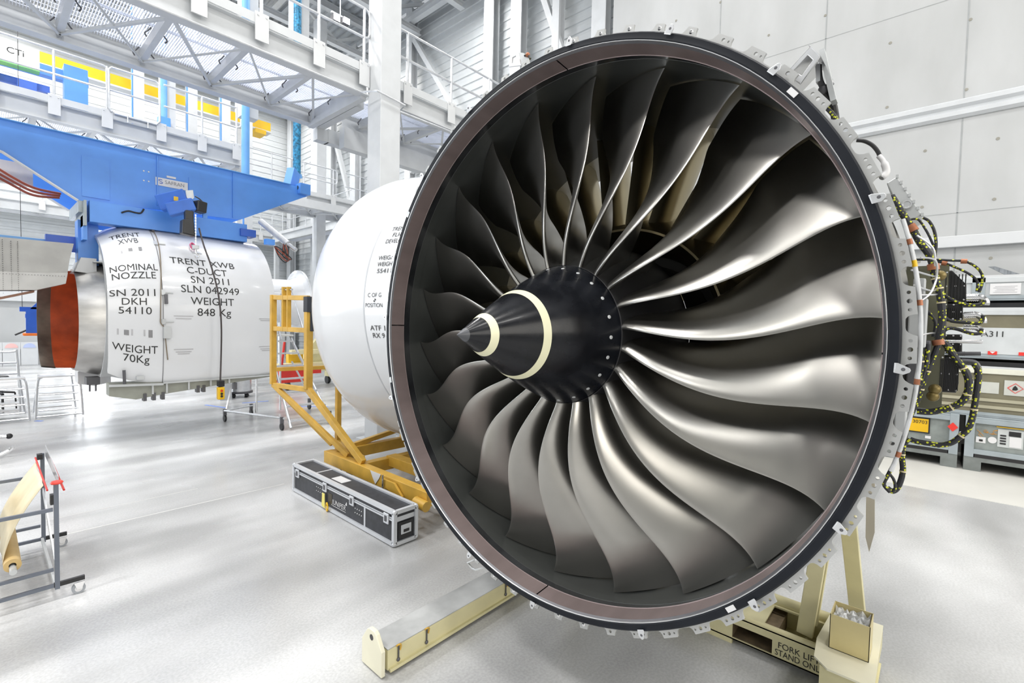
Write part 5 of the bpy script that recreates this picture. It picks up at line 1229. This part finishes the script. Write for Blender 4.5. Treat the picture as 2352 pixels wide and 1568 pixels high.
def lid_crate(y0, y1, z, lab, body, lidm, h=0.74):
    t = thing('transport_crate', lab, 'crate', (12, (y0+y1)/2, z), CRG); x0, x1 = 11.42, 12.6
    MB().box(x0, x1, y0, y1, z, z+0.03).build('base_rail', BLUEGREY, t, smooth=False)
    MB().box(x0-0.01, x1, y0, y1, z+0.03, z+0.08).build('base_rail', BLUEGREY, t, smooth=False)
    MB().box(x0+0.01, x1, y0+0.02, y1-0.02, z+0.08, z+h).build('body', body, t, smooth=False)
    MB().box(x0-0.02, x1, y0, y1, z+h, z+h+0.09).build('lid', lidm, t, smooth=False, bevel=0.008)
    MB().box(x0-0.015, x1, y0, y1, z+h+0.09, z+h+0.125).build('lid_rib', WHITE, t, smooth=False)
    if z > 2.5: return t
    for ya, yb in ((y0+0.02, y0+0.3), (y1-0.3, y1-0.02)): MB().box(x0, x1, ya, yb, z+0.865, z+0.945).build('stacking_block', BLUEGREY, t, smooth=False)
    MB().box(x0+0.05, x1, y0+0.3, y1-0.3, z+0.865, z+0.945).build('stacking_gap_shade', BLACKP, t, smooth=False)  # solid black block in the open gap, in place of its shade
    return t
PALE = mat('pale_panel_grey', (0.60, 0.63, 0.645), 0.4, 0.1)
c = lid_crate(-2.4, 1.55, 0.95, 'long olive panelled crate with flame hazard label, second of the stack', OLIVE, mat('lid_cream', (0.72, 0.72, 0.62), 0.45))
d = lid_crate(-2.4, 1.55, 1.945, 'pale crate lettered A311 with a dark upper band, third of the stack', OLIVE, PALE)
e = lid_crate(-2.4, 1.55, 2.93, 'pale crate with paper notice, topmost of the stack', PALE, PALE, 0.30)
MB().box(11.41, 11.43, -2.4, 1.5, 2.02, 2.47).build('front_panel', PALE, d, smooth=False)
letter('A311', 0.135, planar((11.405, -0.545, 2.36), (0, -1, 0), (0, 0, 1)), INK, d, align='LEFT', sx=1.0)
MB().box(11.40, 11.41, -0.75, -0.64, 2.015, 2.075).build('red_label', WARN, d, smooth=False)
MB().prism([(11.398, -0.66, 2.07), (11.398, -0.73, 2.07), (11.398, -0.695, 2.035)], (-0.002, 0, 0)).build('label_arrow', LABELW, d, smooth=False)
MB().box(11.40, 11.41, -1.6, -1.0, 2.02, 2.075).build('red_label', WARN, d, smooth=False)
MB().box(11.42, 11.428, -0.80, -0.48, 1.36, 1.55).build('paper_label', mat('faded_paper', (0.55, 0.56, 0.52), 0.5), c, smooth=False)
MB().box(11.42, 11.428, -1.3, -0.86, 1.35, 1.60).build('paper_label', mat('faded_paper', (0.55, 0.56, 0.52), 0.5), c, smooth=False)
dm = [(11.418, -0.90, 1.475), (11.418, -0.99, 1.555), (11.418, -1.08, 1.475), (11.418, -0.99, 1.395)]
MB().tube(dm+[dm[0]], 0.006, 4).build('hazard_diamond', WARN, c, smooth=False)
MB().prism([(11.417, -0.955, 1.44), (11.417, -0.96, 1.48), (11.417, -0.985, 1.52), (11.417, -1.01, 1.49), (11.417, -1.02, 1.46), (11.417, -1.0, 1.44)], (-0.002, 0, 0)).build('flame_symbol', INK, c, smooth=False)
for z in (1.10, 1.22): MB().box(11.405, 11.43, -2.4, 1.5, z, z+0.05).build('panel_rib', mat('olive_rib', (0.40, 0.38, 0.28), 0.45), c, smooth=False)
MB().cyl((11.42, -0.53, 1.66), (11.435, -0.53, 1.66), 0.04, 14).build('plug', mat('olive_dark', (0.12, 0.11, 0.07), 0.5), c)
n_ = MB().box(11.40, 11.43, -0.98, -0.62, 3.03, 3.21).build('paper_notice', LABELW, e, smooth=False)
for i in range(5): MB().box(11.396, 11.40, -0.94+0.03*(i % 2), -0.66-0.02*(i % 3), 3.06+i*0.025, 3.066+i*0.025).build('print_line', mat('faint_print', (0.48, 0.48, 0.5), 0.5), n_, smooth=False)
MB().box(11.40, 11.43, -1.4, -1.04, 3.03, 3.22).build('picture_label', mat('faded_paper', (0.55, 0.56, 0.52), 0.5), e, smooth=False)
MB().box(11.40, 11.42, -0.56, -0.40, 3.02, 3.32).build('hinge_plate', BLUEGREY, e, smooth=False)
# folded grey lid support leaning behind the top crate
tag(MB().prism([(11.7, -0.60, 3.53), (11.7, -0.68, 3.53), (11.7, -0.98, 3.385), (11.7, -0.80, 3.385)], (0.05, 0, 0)).build('slatted_vent', mat('vent_grey', (0.22, 0.24, 0.26), 0.5, var=0.3, scale=40, stretch=(1, 1, 0.1)), smooth=False),
    'slanted dark slatted vent strip above the top crate', 'vent')

# ================================================================== rolling platform ladder
LD = thing('platform_ladder', 'tall silver rolling platform ladder behind the yellow trolley frame', 'ladder', (4.7, 11, 0))
P = lambda a, b, r=0.025, n='rail': MB().tube([a, b], r, 8).build(n, ALU, LD)
# climbing side faces the photographer: feet at y 10.1, platform at y 12
for x0, x1 in ((4.40, 4.52), (5.30, 5.05)):
    P((x0, 10.1, 0.05), (x1, 11.7, 1.95), 0.028, 'stringer')
for i in range(7):
    u = (i+0.5)/7; xa = 4.40+0.12*u; xb = 5.30-0.25*u; y = 10.1+1.6*u; z = 0.05+1.9*u
    MB().bar((xa, y, z), (xb, y, z), 0.14, 0.03).build('tread', ALU, LD, smooth=False)
MB().box(4.49, 5.1, 11.6, 12.3, 1.93, 1.97).build('platform', mat('ladder_deck', (0.80, 0.80, 0.76), 0.5), LD, smooth=False)
MB().box(4.49, 5.1, 12.28, 12.30, 1.97, 2.12).build('toe_board', ALU, LD, smooth=False)
for x in (4.52, 5.08):
    P((x, 12.3, 0.05), (x, 12.3, 2.0), 0.025, 'rear_leg')
    MB().tube(spline([(x, 12.28, 1.95), (x, 12.28, 2.85), (x, 12.2, 2.98), (x, 11.75, 3.0), (x, 11.6, 2.9), (x, 10.9, 1.9)], 5), 0.02, 8).build('hand_rail', ALU, LD)
MB().tube(spline([(4.52, 12.3, 2.95), (4.65, 12.3, 2.98), (4.72, 12.3, 2.85), (4.72, 12.3, 2.0)], 5), 0.02, 8).build('back_rail', ALU, LD)
P((3.70, 11.9, 0.25), (4.30, 10.2, 0.25), 0.025, 'stabiliser'); P((3.72, 11.95, 0.1), (3.9, 12.05, 0.82), 0.022, 'stabiliser'); P((3.70, 11.9, 0.25), (4.4, 12.2, 0.25), 0.018, 'tie_rod')
P((5.75, 12.2, 0.45), (5.15, 11.8, 1.3), 0.022, 'stabiliser'); P((5.3, 10.4, 0.4), (5.8, 12.2, 0.4), 0.02, 'tie_rod')
for x, y in ((4.27, 10.25), (5.33, 10.25), (3.72, 11.95), (5.78, 12.2), (4.4, 12.3)):
    MB().cyl((x-0.02, y, 0.075), (x+0.02, y, 0.075), 0.075, 16).build('caster', BLACKP, LD); MB().box(x-0.03, x+0.03, y-0.03, y+0.03, 0.14, 0.28).build('caster_fork', DARKSTEEL, LD, smooth=False)
MB().box(4.55, 4.75, 12.26, 12.28, 2.32, 2.45).build('blue_tag', BLUEL, LD, smooth=False)

# ================================================================== low aluminium step stools at the far left
SG_ = 'aluminium step stools'
def steps(label, x, y, w=0.68, n=5, rz=0.0):
    t = thing('step_stool', label, 'steps', (0, 0, 0), SG_); h = 0.23*4
    for s in (0, 1):
        xx = w*s; k = 1 if s else -1
        MB().tube(spline([(xx+k*0.05, 0.0, 0.02), (xx+k*0.03, 0.02, 0.5), (xx+k*0.0, 0.04, h-0.06), (xx-k*0.06, 0.10, h)], 4), 0.022, 8).build('side_tube', ALU, t)
        MB().tube([(xx+k*0.03, 1.0, 0.02), (xx-k*0.06, 0.85, h)], 0.02, 8).build('side_tube', ALU, t)
    for i in range(4):
        z = 0.16+i*0.175; MB().box(0.02, w-0.08, 0.15+0.15*(3-i), 0.36+0.15*(3-i), z, z+0.03).build('tread', ALU, t, smooth=False)
        MB().tube([(0.0, 0.02, z+0.03), (w-0.02, 0.02, z+0.03)], 0.016, 6).build('cross_tube', ALU, t)
    MB().box(0.0, w, 0.02, 0.36, h, h+0.03).build('top_tread', ALU, t, smooth=False)
    MB().tube([(-0.04, 0.0, 0.06), (w+0.04, 0.0, 0.06)], 0.018, 6).build('cross_tube', ALU, t)
    t.location = (x, y, 0); t.rotation_euler = (0, 0, rz); return t
s1 = steps('aluminium step stool under the exhaust nozzle, the right one of the pair', 0.90, 14.72)
s2 = dup(s1, (0.02, 14.65, 0), 0.0, 'aluminium step stool at the left edge, beside the black swivel stool')
HR = thing('guard_frame', 'silver tubular hand rail behind the step stool at the left edge', 'rail', (0.3, 15.6, 0))
MB().tube(spline([(-0.5, 15.8, 1.45), (0.5, 15.8, 1.45), (0.62, 15.8, 1.38), (0.66, 15.8, 0.02)], 5), 0.025, 8).build('hand_rail', ALU, HR); MB().tube([(-0.5, 15.8, 1.2), (0.64, 15.8, 1.2)], 0.02, 8).build('mid_rail', ALU, HR); MB().tube([(-0.5, 15.8, 0.95), (0.64, 15.8, 0.95)], 0.02, 8).build('mid_rail', ALU, HR)
SW = thing('swivel_stool', 'black swivel stool at the left edge behind the step stool', 'stool', (0.3, 16.3, 0))
MB().lathe([(0.86, 0.001), (0.86, 0.2), (0.83, 0.22), (0.80, 0.2), (0.80, 0.001)], 'z', (0.3, 16.3, 0), 24).build('seat', BLACKP, SW)
MB().cyl((0.3, 16.3, 0.12), (0.3, 16.3, 0.82), 0.03, 10).build('gas_column', BLACKP, SW)
for i in range(5):
    a_ = i*2*PI/5; l = MB().bar((0.3, 16.3, 0.5), (0.3+0.3*math.cos(a_), 16.3+0.3*math.sin(a_), 0.46), 0.05, 0.04).build('base_arm', BLACKP, SW, smooth=False)
    MB().tube([(0.3+0.3*math.cos(a_), 16.3+0.3*math.sin(a_), 0.46), (0.3+0.32*math.cos(a_), 16.3+0.32*math.sin(a_), 0.04)], 0.016, 6).build('leg', BLACKP, SW)
HC = thing('hand_cart', 'small cart with orange panel and chrome bar with black grips, cut by the left edge', 'cart', (0.1, 12.0, 0))
MB().box(-0.3, 0.17, 11.9, 12.3, 0.3, 0.62).build('orange_panel', ORNG, HC, smooth=False)
MB().tube(spline([(-0.2, 11.4, 0.28), (0.15, 11.3, 0.33), (0.32, 11.3, 0.33)], 5), 0.03, 8).build('push_bar', CHROME, HC); MB().ball((0.34, 11.3, 0.33), 0.045, 10, 6).build('grip', BLACKP, HC)
MB().tube(spline([(-0.2, 11.0, 0.08), (0.15, 10.8, 0.12), (0.33, 10.8, 0.2), (0.36, 10.8, 0.26)], 5), 0.03, 8).build('push_bar', CHROME, HC)
for x in (-0.25, 0.1): MB().cyl((x-0.02, 12.1, 0.08), (x+0.02, 12.1, 0.08), 0.08, 14).build('wheel', BLACKP, HC)
MB().box(-0.3, 0.16, 11.2, 12.3, 0.16, 0.3).build('base', GREYBOX, HC, smooth=False)

# ================================================================== roll cutting stand, front left
RS = thing('roll_cutting_stand', 'dark tube stand on castors with pale packing foam roll and red cutter bar', 'stand', (0.4, 5.9, 0))
xp, ya, yb = 0.42, 5.35, 6.55
for y, zt in ((ya, 0.98), (yb, 0.98)):
    MB().box(xp-0.015, xp+0.015, y-0.015, y+0.015, 0.09, zt).build('post', SLATE, RS, smooth=False)
    MB().box(xp-0.9, xp+0.0, y-0.012, y+0.012, 0.11, 0.137).build('foot', SLATE, RS, smooth=False)
    MB().box(xp-0.9, xp-0.02, y-0.011, y+0.011, 0.745, 0.772).build('side_bar', SLATE, RS, smooth=False)
    MB().box(xp-0.9, xp-0.02, y-0.011, y+0.011, 0.245, 0.270).build('side_bar', SLATE, RS, smooth=False)
    MB().box(xp-0.02, xp+0.17, y-0.014, y+0.014, 0.108, 0.142).build('foot_cap', BLACKP, RS, smooth=False)
    for x in (xp+0.13, xp-0.85):
        w_ = MB().cyl((x-0.0, y-0.016, 0.045), (x, y+0.016, 0.045), 0.045, 20).build('caster_wheel', mat('grey_wheel', (0.35, 0.37, 0.40), 0.4), RS)
        MB().cyl((x, y-0.02, 0.045), (x, y+0.02, 0.045), 0.026, 14).build('wheel_hub', LABELW, w_)
        MB().prism([(x-0.03, y-0.024, 0.10), (x+0.04, y-0.024, 0.10), (x+0.02, y-0.024, 0.04), (x-0.01, y-0.024, 0.04)], (0, 0.006, 0)).build('caster_fork', CHROME, RS, smooth=False)
MB().box(xp-0.92, xp-0.88, ya, yb, 0.10, 0.145).build('side_bar', SLATE, RS, smooth=False)
MB().box(xp-0.02, xp+0.0, ya, yb, 0.10, 0.14).build('end_bar', GREYBOX, RS, smooth=False)
MB().bar((xp, ya+0.02, 0.22), (xp, yb-0.02, 0.62), 0.012, 0.04).build('cross_strut', GALV, RS, smooth=False)
# roll of foam on its rod, web led up to the cutter
rx, rz = 0.17, 0.34
MB().tube([(rx, ya+0.0, rz-0.02), (rx, yb, rz-0.02)], 0.022, 12).build('roll_rod', GREYBOX, RS)
MB().lathe([(5.45, 0.022), (5.45, 0.052), (6.42, 0.052), (6.42, 0.022)], 'y', (rx, 0, rz), 28).build('foam_roll', mat('roll_core_tan', (0.70, 0.50, 0.22), 0.6, var=0.1), RS)
rows = []
for i in range(17):
    u = i/16; row = []
    for j in range(11):
        y = 5.52+(6.42-5.52)*j/10
        x = rx-0.055+(xp-0.06-rx+0.055)*(u**1.25) - 0.03*math.sin(u*PI)*(1+0.4*math.sin(j*0.9)); z = rz+(0.93-rz)*u
        row.append((x+0.006*math.sin(j*1.1+u*4), y, z))
    rows.append(row)
web = MB().grid(rows).build('foam_web', PAPER, RS); so = web.modifiers.new('solid', 'SOLIDIFY'); so.thickness = 0.004
MB().tube([(xp-0.05, ya+0.02, 0.92), (xp-0.05, yb-0.02, 0.95)], 0.007, 8).build('cutter_bar', RED, RS)
MB().tube([(xp+0.05, ya+0.02, 0.90), (xp+0.05, yb-0.02, 0.94)], 0.008, 8).build('cutter_bar', RED, RS)
MB().prism([(xp+0.02, ya+0.1, 0.93), (xp+0.02, yb, 0.95), (xp+0.02, yb, 1.06), (xp+0.02, ya+0.1, 1.0)], (0.006, 0, 0)).build('cutter_guide', mat('clear_guide', (0.55, 0.57, 0.60), 0.2, 0.3), RS, smooth=False)
MB().box(xp-0.035, xp+0.01, ya-0.01, ya+0.05, 0.80, 0.88).build('slide_block', BLACKP, RS, smooth=False)
MB().box(xp-0.04, xp+0.0, yb-0.05, yb+0.02, 0.93, 0.98).build('slide_block', BLACKP, RS, smooth=False)
MB().lathe([(0.990, 0.001), (0.988, 0.035), (0.978, 0.042), (0.968, 0.035), (0.965, 0.001)], 'z', (xp+0.005, ya, 0.0), 24).build('red_knob', mat('bright_red', (0.80, 0.05, 0.03), 0.35), RS)
MB().cyl((xp-0.42, ya+0.25, 0.73), (xp-0.42, yb-0.2, 0.73), 0.07, 16).build('yellow_roll', mat('pale_yellow_roll', (0.85, 0.70, 0.22), 0.6), RS)

# ================================================================== far left: cabinets, lifting frame, odds and ends
CBG = 'low white cabinets at the back wall'
pan = (mat('tint_orange', (0.80, 0.55, 0.38), 0.5), mat('tint_pink', (0.82, 0.50, 0.48), 0.5), mat('tint_blue', (0.45, 0.52, 0.76), 0.5))
for i, lab in enumerate(('low white cabinet with orange tinted fan panel at the left edge', 'low white cabinet with pink tinted fan panel', 'low white cabinet with blue tinted fan panel')):
    x0 = 0.20+i*0.55; t = thing('storage_cabinet', lab, 'cabinet', (x0, 30.1, 0), CBG)
    MB().box(x0, x0+0.54, 29.9, 30.4, 0, 0.75).build('body', WHITE, t, smooth=False); MB().box(x0+0.01, x0+0.53, 29.88, 29.9, 0.05, 0.73).build('door', WHITE, t, smooth=False)
    MB().box(x0, x0+0.54, 29.9, 30.0, 0.75, 1.04).build('panel', WHITE, t, smooth=False)
    MB().prism([(x0+0.27+0.2*math.cos(k*PI/10), 29.885, 0.80+0.2*math.sin(k*PI/10)) for k in range(11)], (0, 0.012, 0)).build('fan_shape', pan[i], t, smooth=False)
LF = thing('lifting_fixture', 'dark blue lifting fixture with orange pad hanging under the grey fairing', 'fixture', (1.1, 17.5, 2.2))
Y = 17.5
MB().bar((0.95, Y, 2.35), (1.40, Y, 2.95), 0.12, 0.14).build('boom', BLUED, LF, smooth=False); MB().bar((1.1, Y, 2.97), (1.5, Y, 2.97), 0.14, 0.12).build('boom', BLUED, LF, smooth=False)
MB().box(0.75, 1.5, Y-0.06, Y+0.06, 2.38, 2.50).build('yoke', BLUED, LF, smooth=False); MB().box(0.85, 1.5, Y-0.06, Y+0.06, 2.22, 2.32).build('yoke', BLUED, LF, smooth=False)
MB().box(0.86, 1.14, Y-0.08, Y+0.08, 1.82, 2.45).build('column', BLUED, LF, smooth=False); MB().box(0.80, 1.2, Y-0.1, Y+0.1, 1.76, 1.83).build('orange_pad', ORNG, LF, smooth=False, bevel=0.02)
MB().tube([(0.66, Y, 1.78), (0.95, Y, 1.95), (1.5, Y, 2.08)], 0.022, 8).build('crank', BLACKP, LF)
MB().tube([(0.8, Y, 2.5), (0.8, Y, 2.62), (0.8, Y, 16.8)], 0.006, 6).build('cable', BLACKP, LF)
MB().box(1.45, 1.6, Y-0.1, Y+0.1, 2.0, 3.05).build('column', BLUED, LF, smooth=False)
# metal drum on a dolly and a grey post behind the cowl
DR = thing('metal_drum', 'silver metal drum on a wheeled dolly behind the hanging cowl', 'drum', (5.15, 15.4, 0))
MB().cyl((5.2, 15.4, 0.18), (5.2, 15.4, 1.2), 0.30, 28).build('shell', ALU, DR); MB().cyl((5.2, 15.4, 0.12), (5.2, 15.4, 0.18), 0.34, 20).build('dolly', DARKSTEEL, DR)
for a_ in range(4): MB().ball((5.2+0.24*math.cos(a_*PI/2+0.5), 15.4+0.24*math.sin(a_*PI/2+0.5), 0.06), 0.06, 10, 6).build('caster', BLACKP, DR)
tag(MB().box(4.55, 4.85, 15.0, 15.25, 0, 1.5).build('floor_pedestal', GREYBOX, smooth=False), 'pale floor pedestal beside the metal drum, behind the pendant control', 'pedestal')
TAPE = mat('blue_floor_tape', (0.20, 0.32, 0.80), 0.5); TPG = 'blue tape marks on the floor'
for p_, q_, lab in (((4.05, 14.5), (4.3, 13.7), 'blue tape line on the floor left of the pendant control'), ((4.85, 14.2), (5.5, 14.1), 'blue tape line on the floor right of the pendant control'), ((5.6, 12.9), (6.3, 12.2), 'blue tape line on the floor behind the platform ladder'), ((0.84, 14.62), (0.94, 14.5), 'blue tape patch on the floor between the step stools')):
    tag(MB().bar((*p_, 0.003), (*q_, 0.003), 0.07, 0.004).build('floor_tape', TAPE, smooth=False), lab, 'tape', TPG)
# cream and red engine cradle and bell mouth in the far bay
EC = thing('engine_cradle', 'cream and red engine cradle far behind the platform ladder', 'cradle', (7.5, 16.5, 0))
MB().box(6.6, 8.8, 16.0, 16.3, 0.55, 0.85).build('beam', CREAM, EC, smooth=False); MB().box(6.5, 7.3, 15.8, 16.0, 0.25, 0.75).build('red_box', RED, EC, smooth=False); MB().box(7.3, 7.9, 15.8, 16.0, 0.5, 0.62).build('red_box', RED, EC, smooth=False)
MB().prism([(7.6, 16.6, 0.8), (8.9, 16.6, 0.8), (8.9, 16.6, 2.3), (8.4, 16.6, 2.0), (7.7, 16.6, 1.1)], (0, 0.15, 0)).build('saddle', CREAM, EC, smooth=False); MB().tube([(6.6, 15.9, 0.7), (6.7, 15.9, 1.6)], 0.04, 8).build('red_post', RED, EC); MB().box(8.0, 8.7, 16.9, 17.0, 2.1, 2.2).build('red_bar', RED, EC, smooth=False)
MB().box(7.0, 8.9, 16.05, 16.25, 1.15, 1.3).build('beam', CREAM, EC, smooth=False); MB().box(8.3, 8.8, 15.7, 16.0, 0.35, 0.75).build('motor', DARKSTEEL, EC, smooth=False); MB().box(7.0, 7.5, 16.3, 16.5, 0.85, 1.2).build('yellow_part', SAFETYY, EC, smooth=False)
for x in (6.8, 8.6):
    for y in (15.9, 16.7): MB().cyl((x-0.05, y, 0.14), (x+0.05, y, 0.14), 0.14, 16).build('wheel', BLACKP, EC)
    MB().box(x-0.1, x+0.1, 15.85, 16.75, 0.28, 0.55).build('leg', CREAM, EC, smooth=False)
BM = thing('bell_mouth', 'white flared bell mouth duct seen between the two cowls', 'duct', (8.9, 20, 0))
MB().lathe([(-1.6, 0.80), (-0.9, 0.80), (-0.35, 0.83), (-0.1, 0.92), (0.02, 1.06), (0.06, 1.22), (0.02, 1.30), (-0.05, 1.30), (0.0, 1.2), (-0.1, 1.0), (-0.4, 0.88), (-1.6, 0.85)], 'x', (8.95, 20.0, 3.05), 56).build('flare', NACW, BM)
MB().box(8.0, 9.0, 19.6, 20.4, 0.0, 0.25).build('base', GREYBOX, BM, smooth=False); MB().box(8.2, 8.4, 19.9, 20.1, 0.25, 2.3).build('support_post', GREYBOX, BM, smooth=False)
PB = thing('wooden_crate', 'small wooden crate with blue cover on the floor far behind the exhaust nozzle', 'crate', (2.7, 29.5, 0))
MB().box(2.4, 2.95, 29.2, 29.6, 0, 0.14).build('body', mat('pine_wood', (0.48, 0.32, 0.18), 0.6), PB, smooth=False); MB().box(2.42, 2.8, 29.25, 29.55, 0.14, 0.22).build('cover', BLUE, PB, smooth=False)
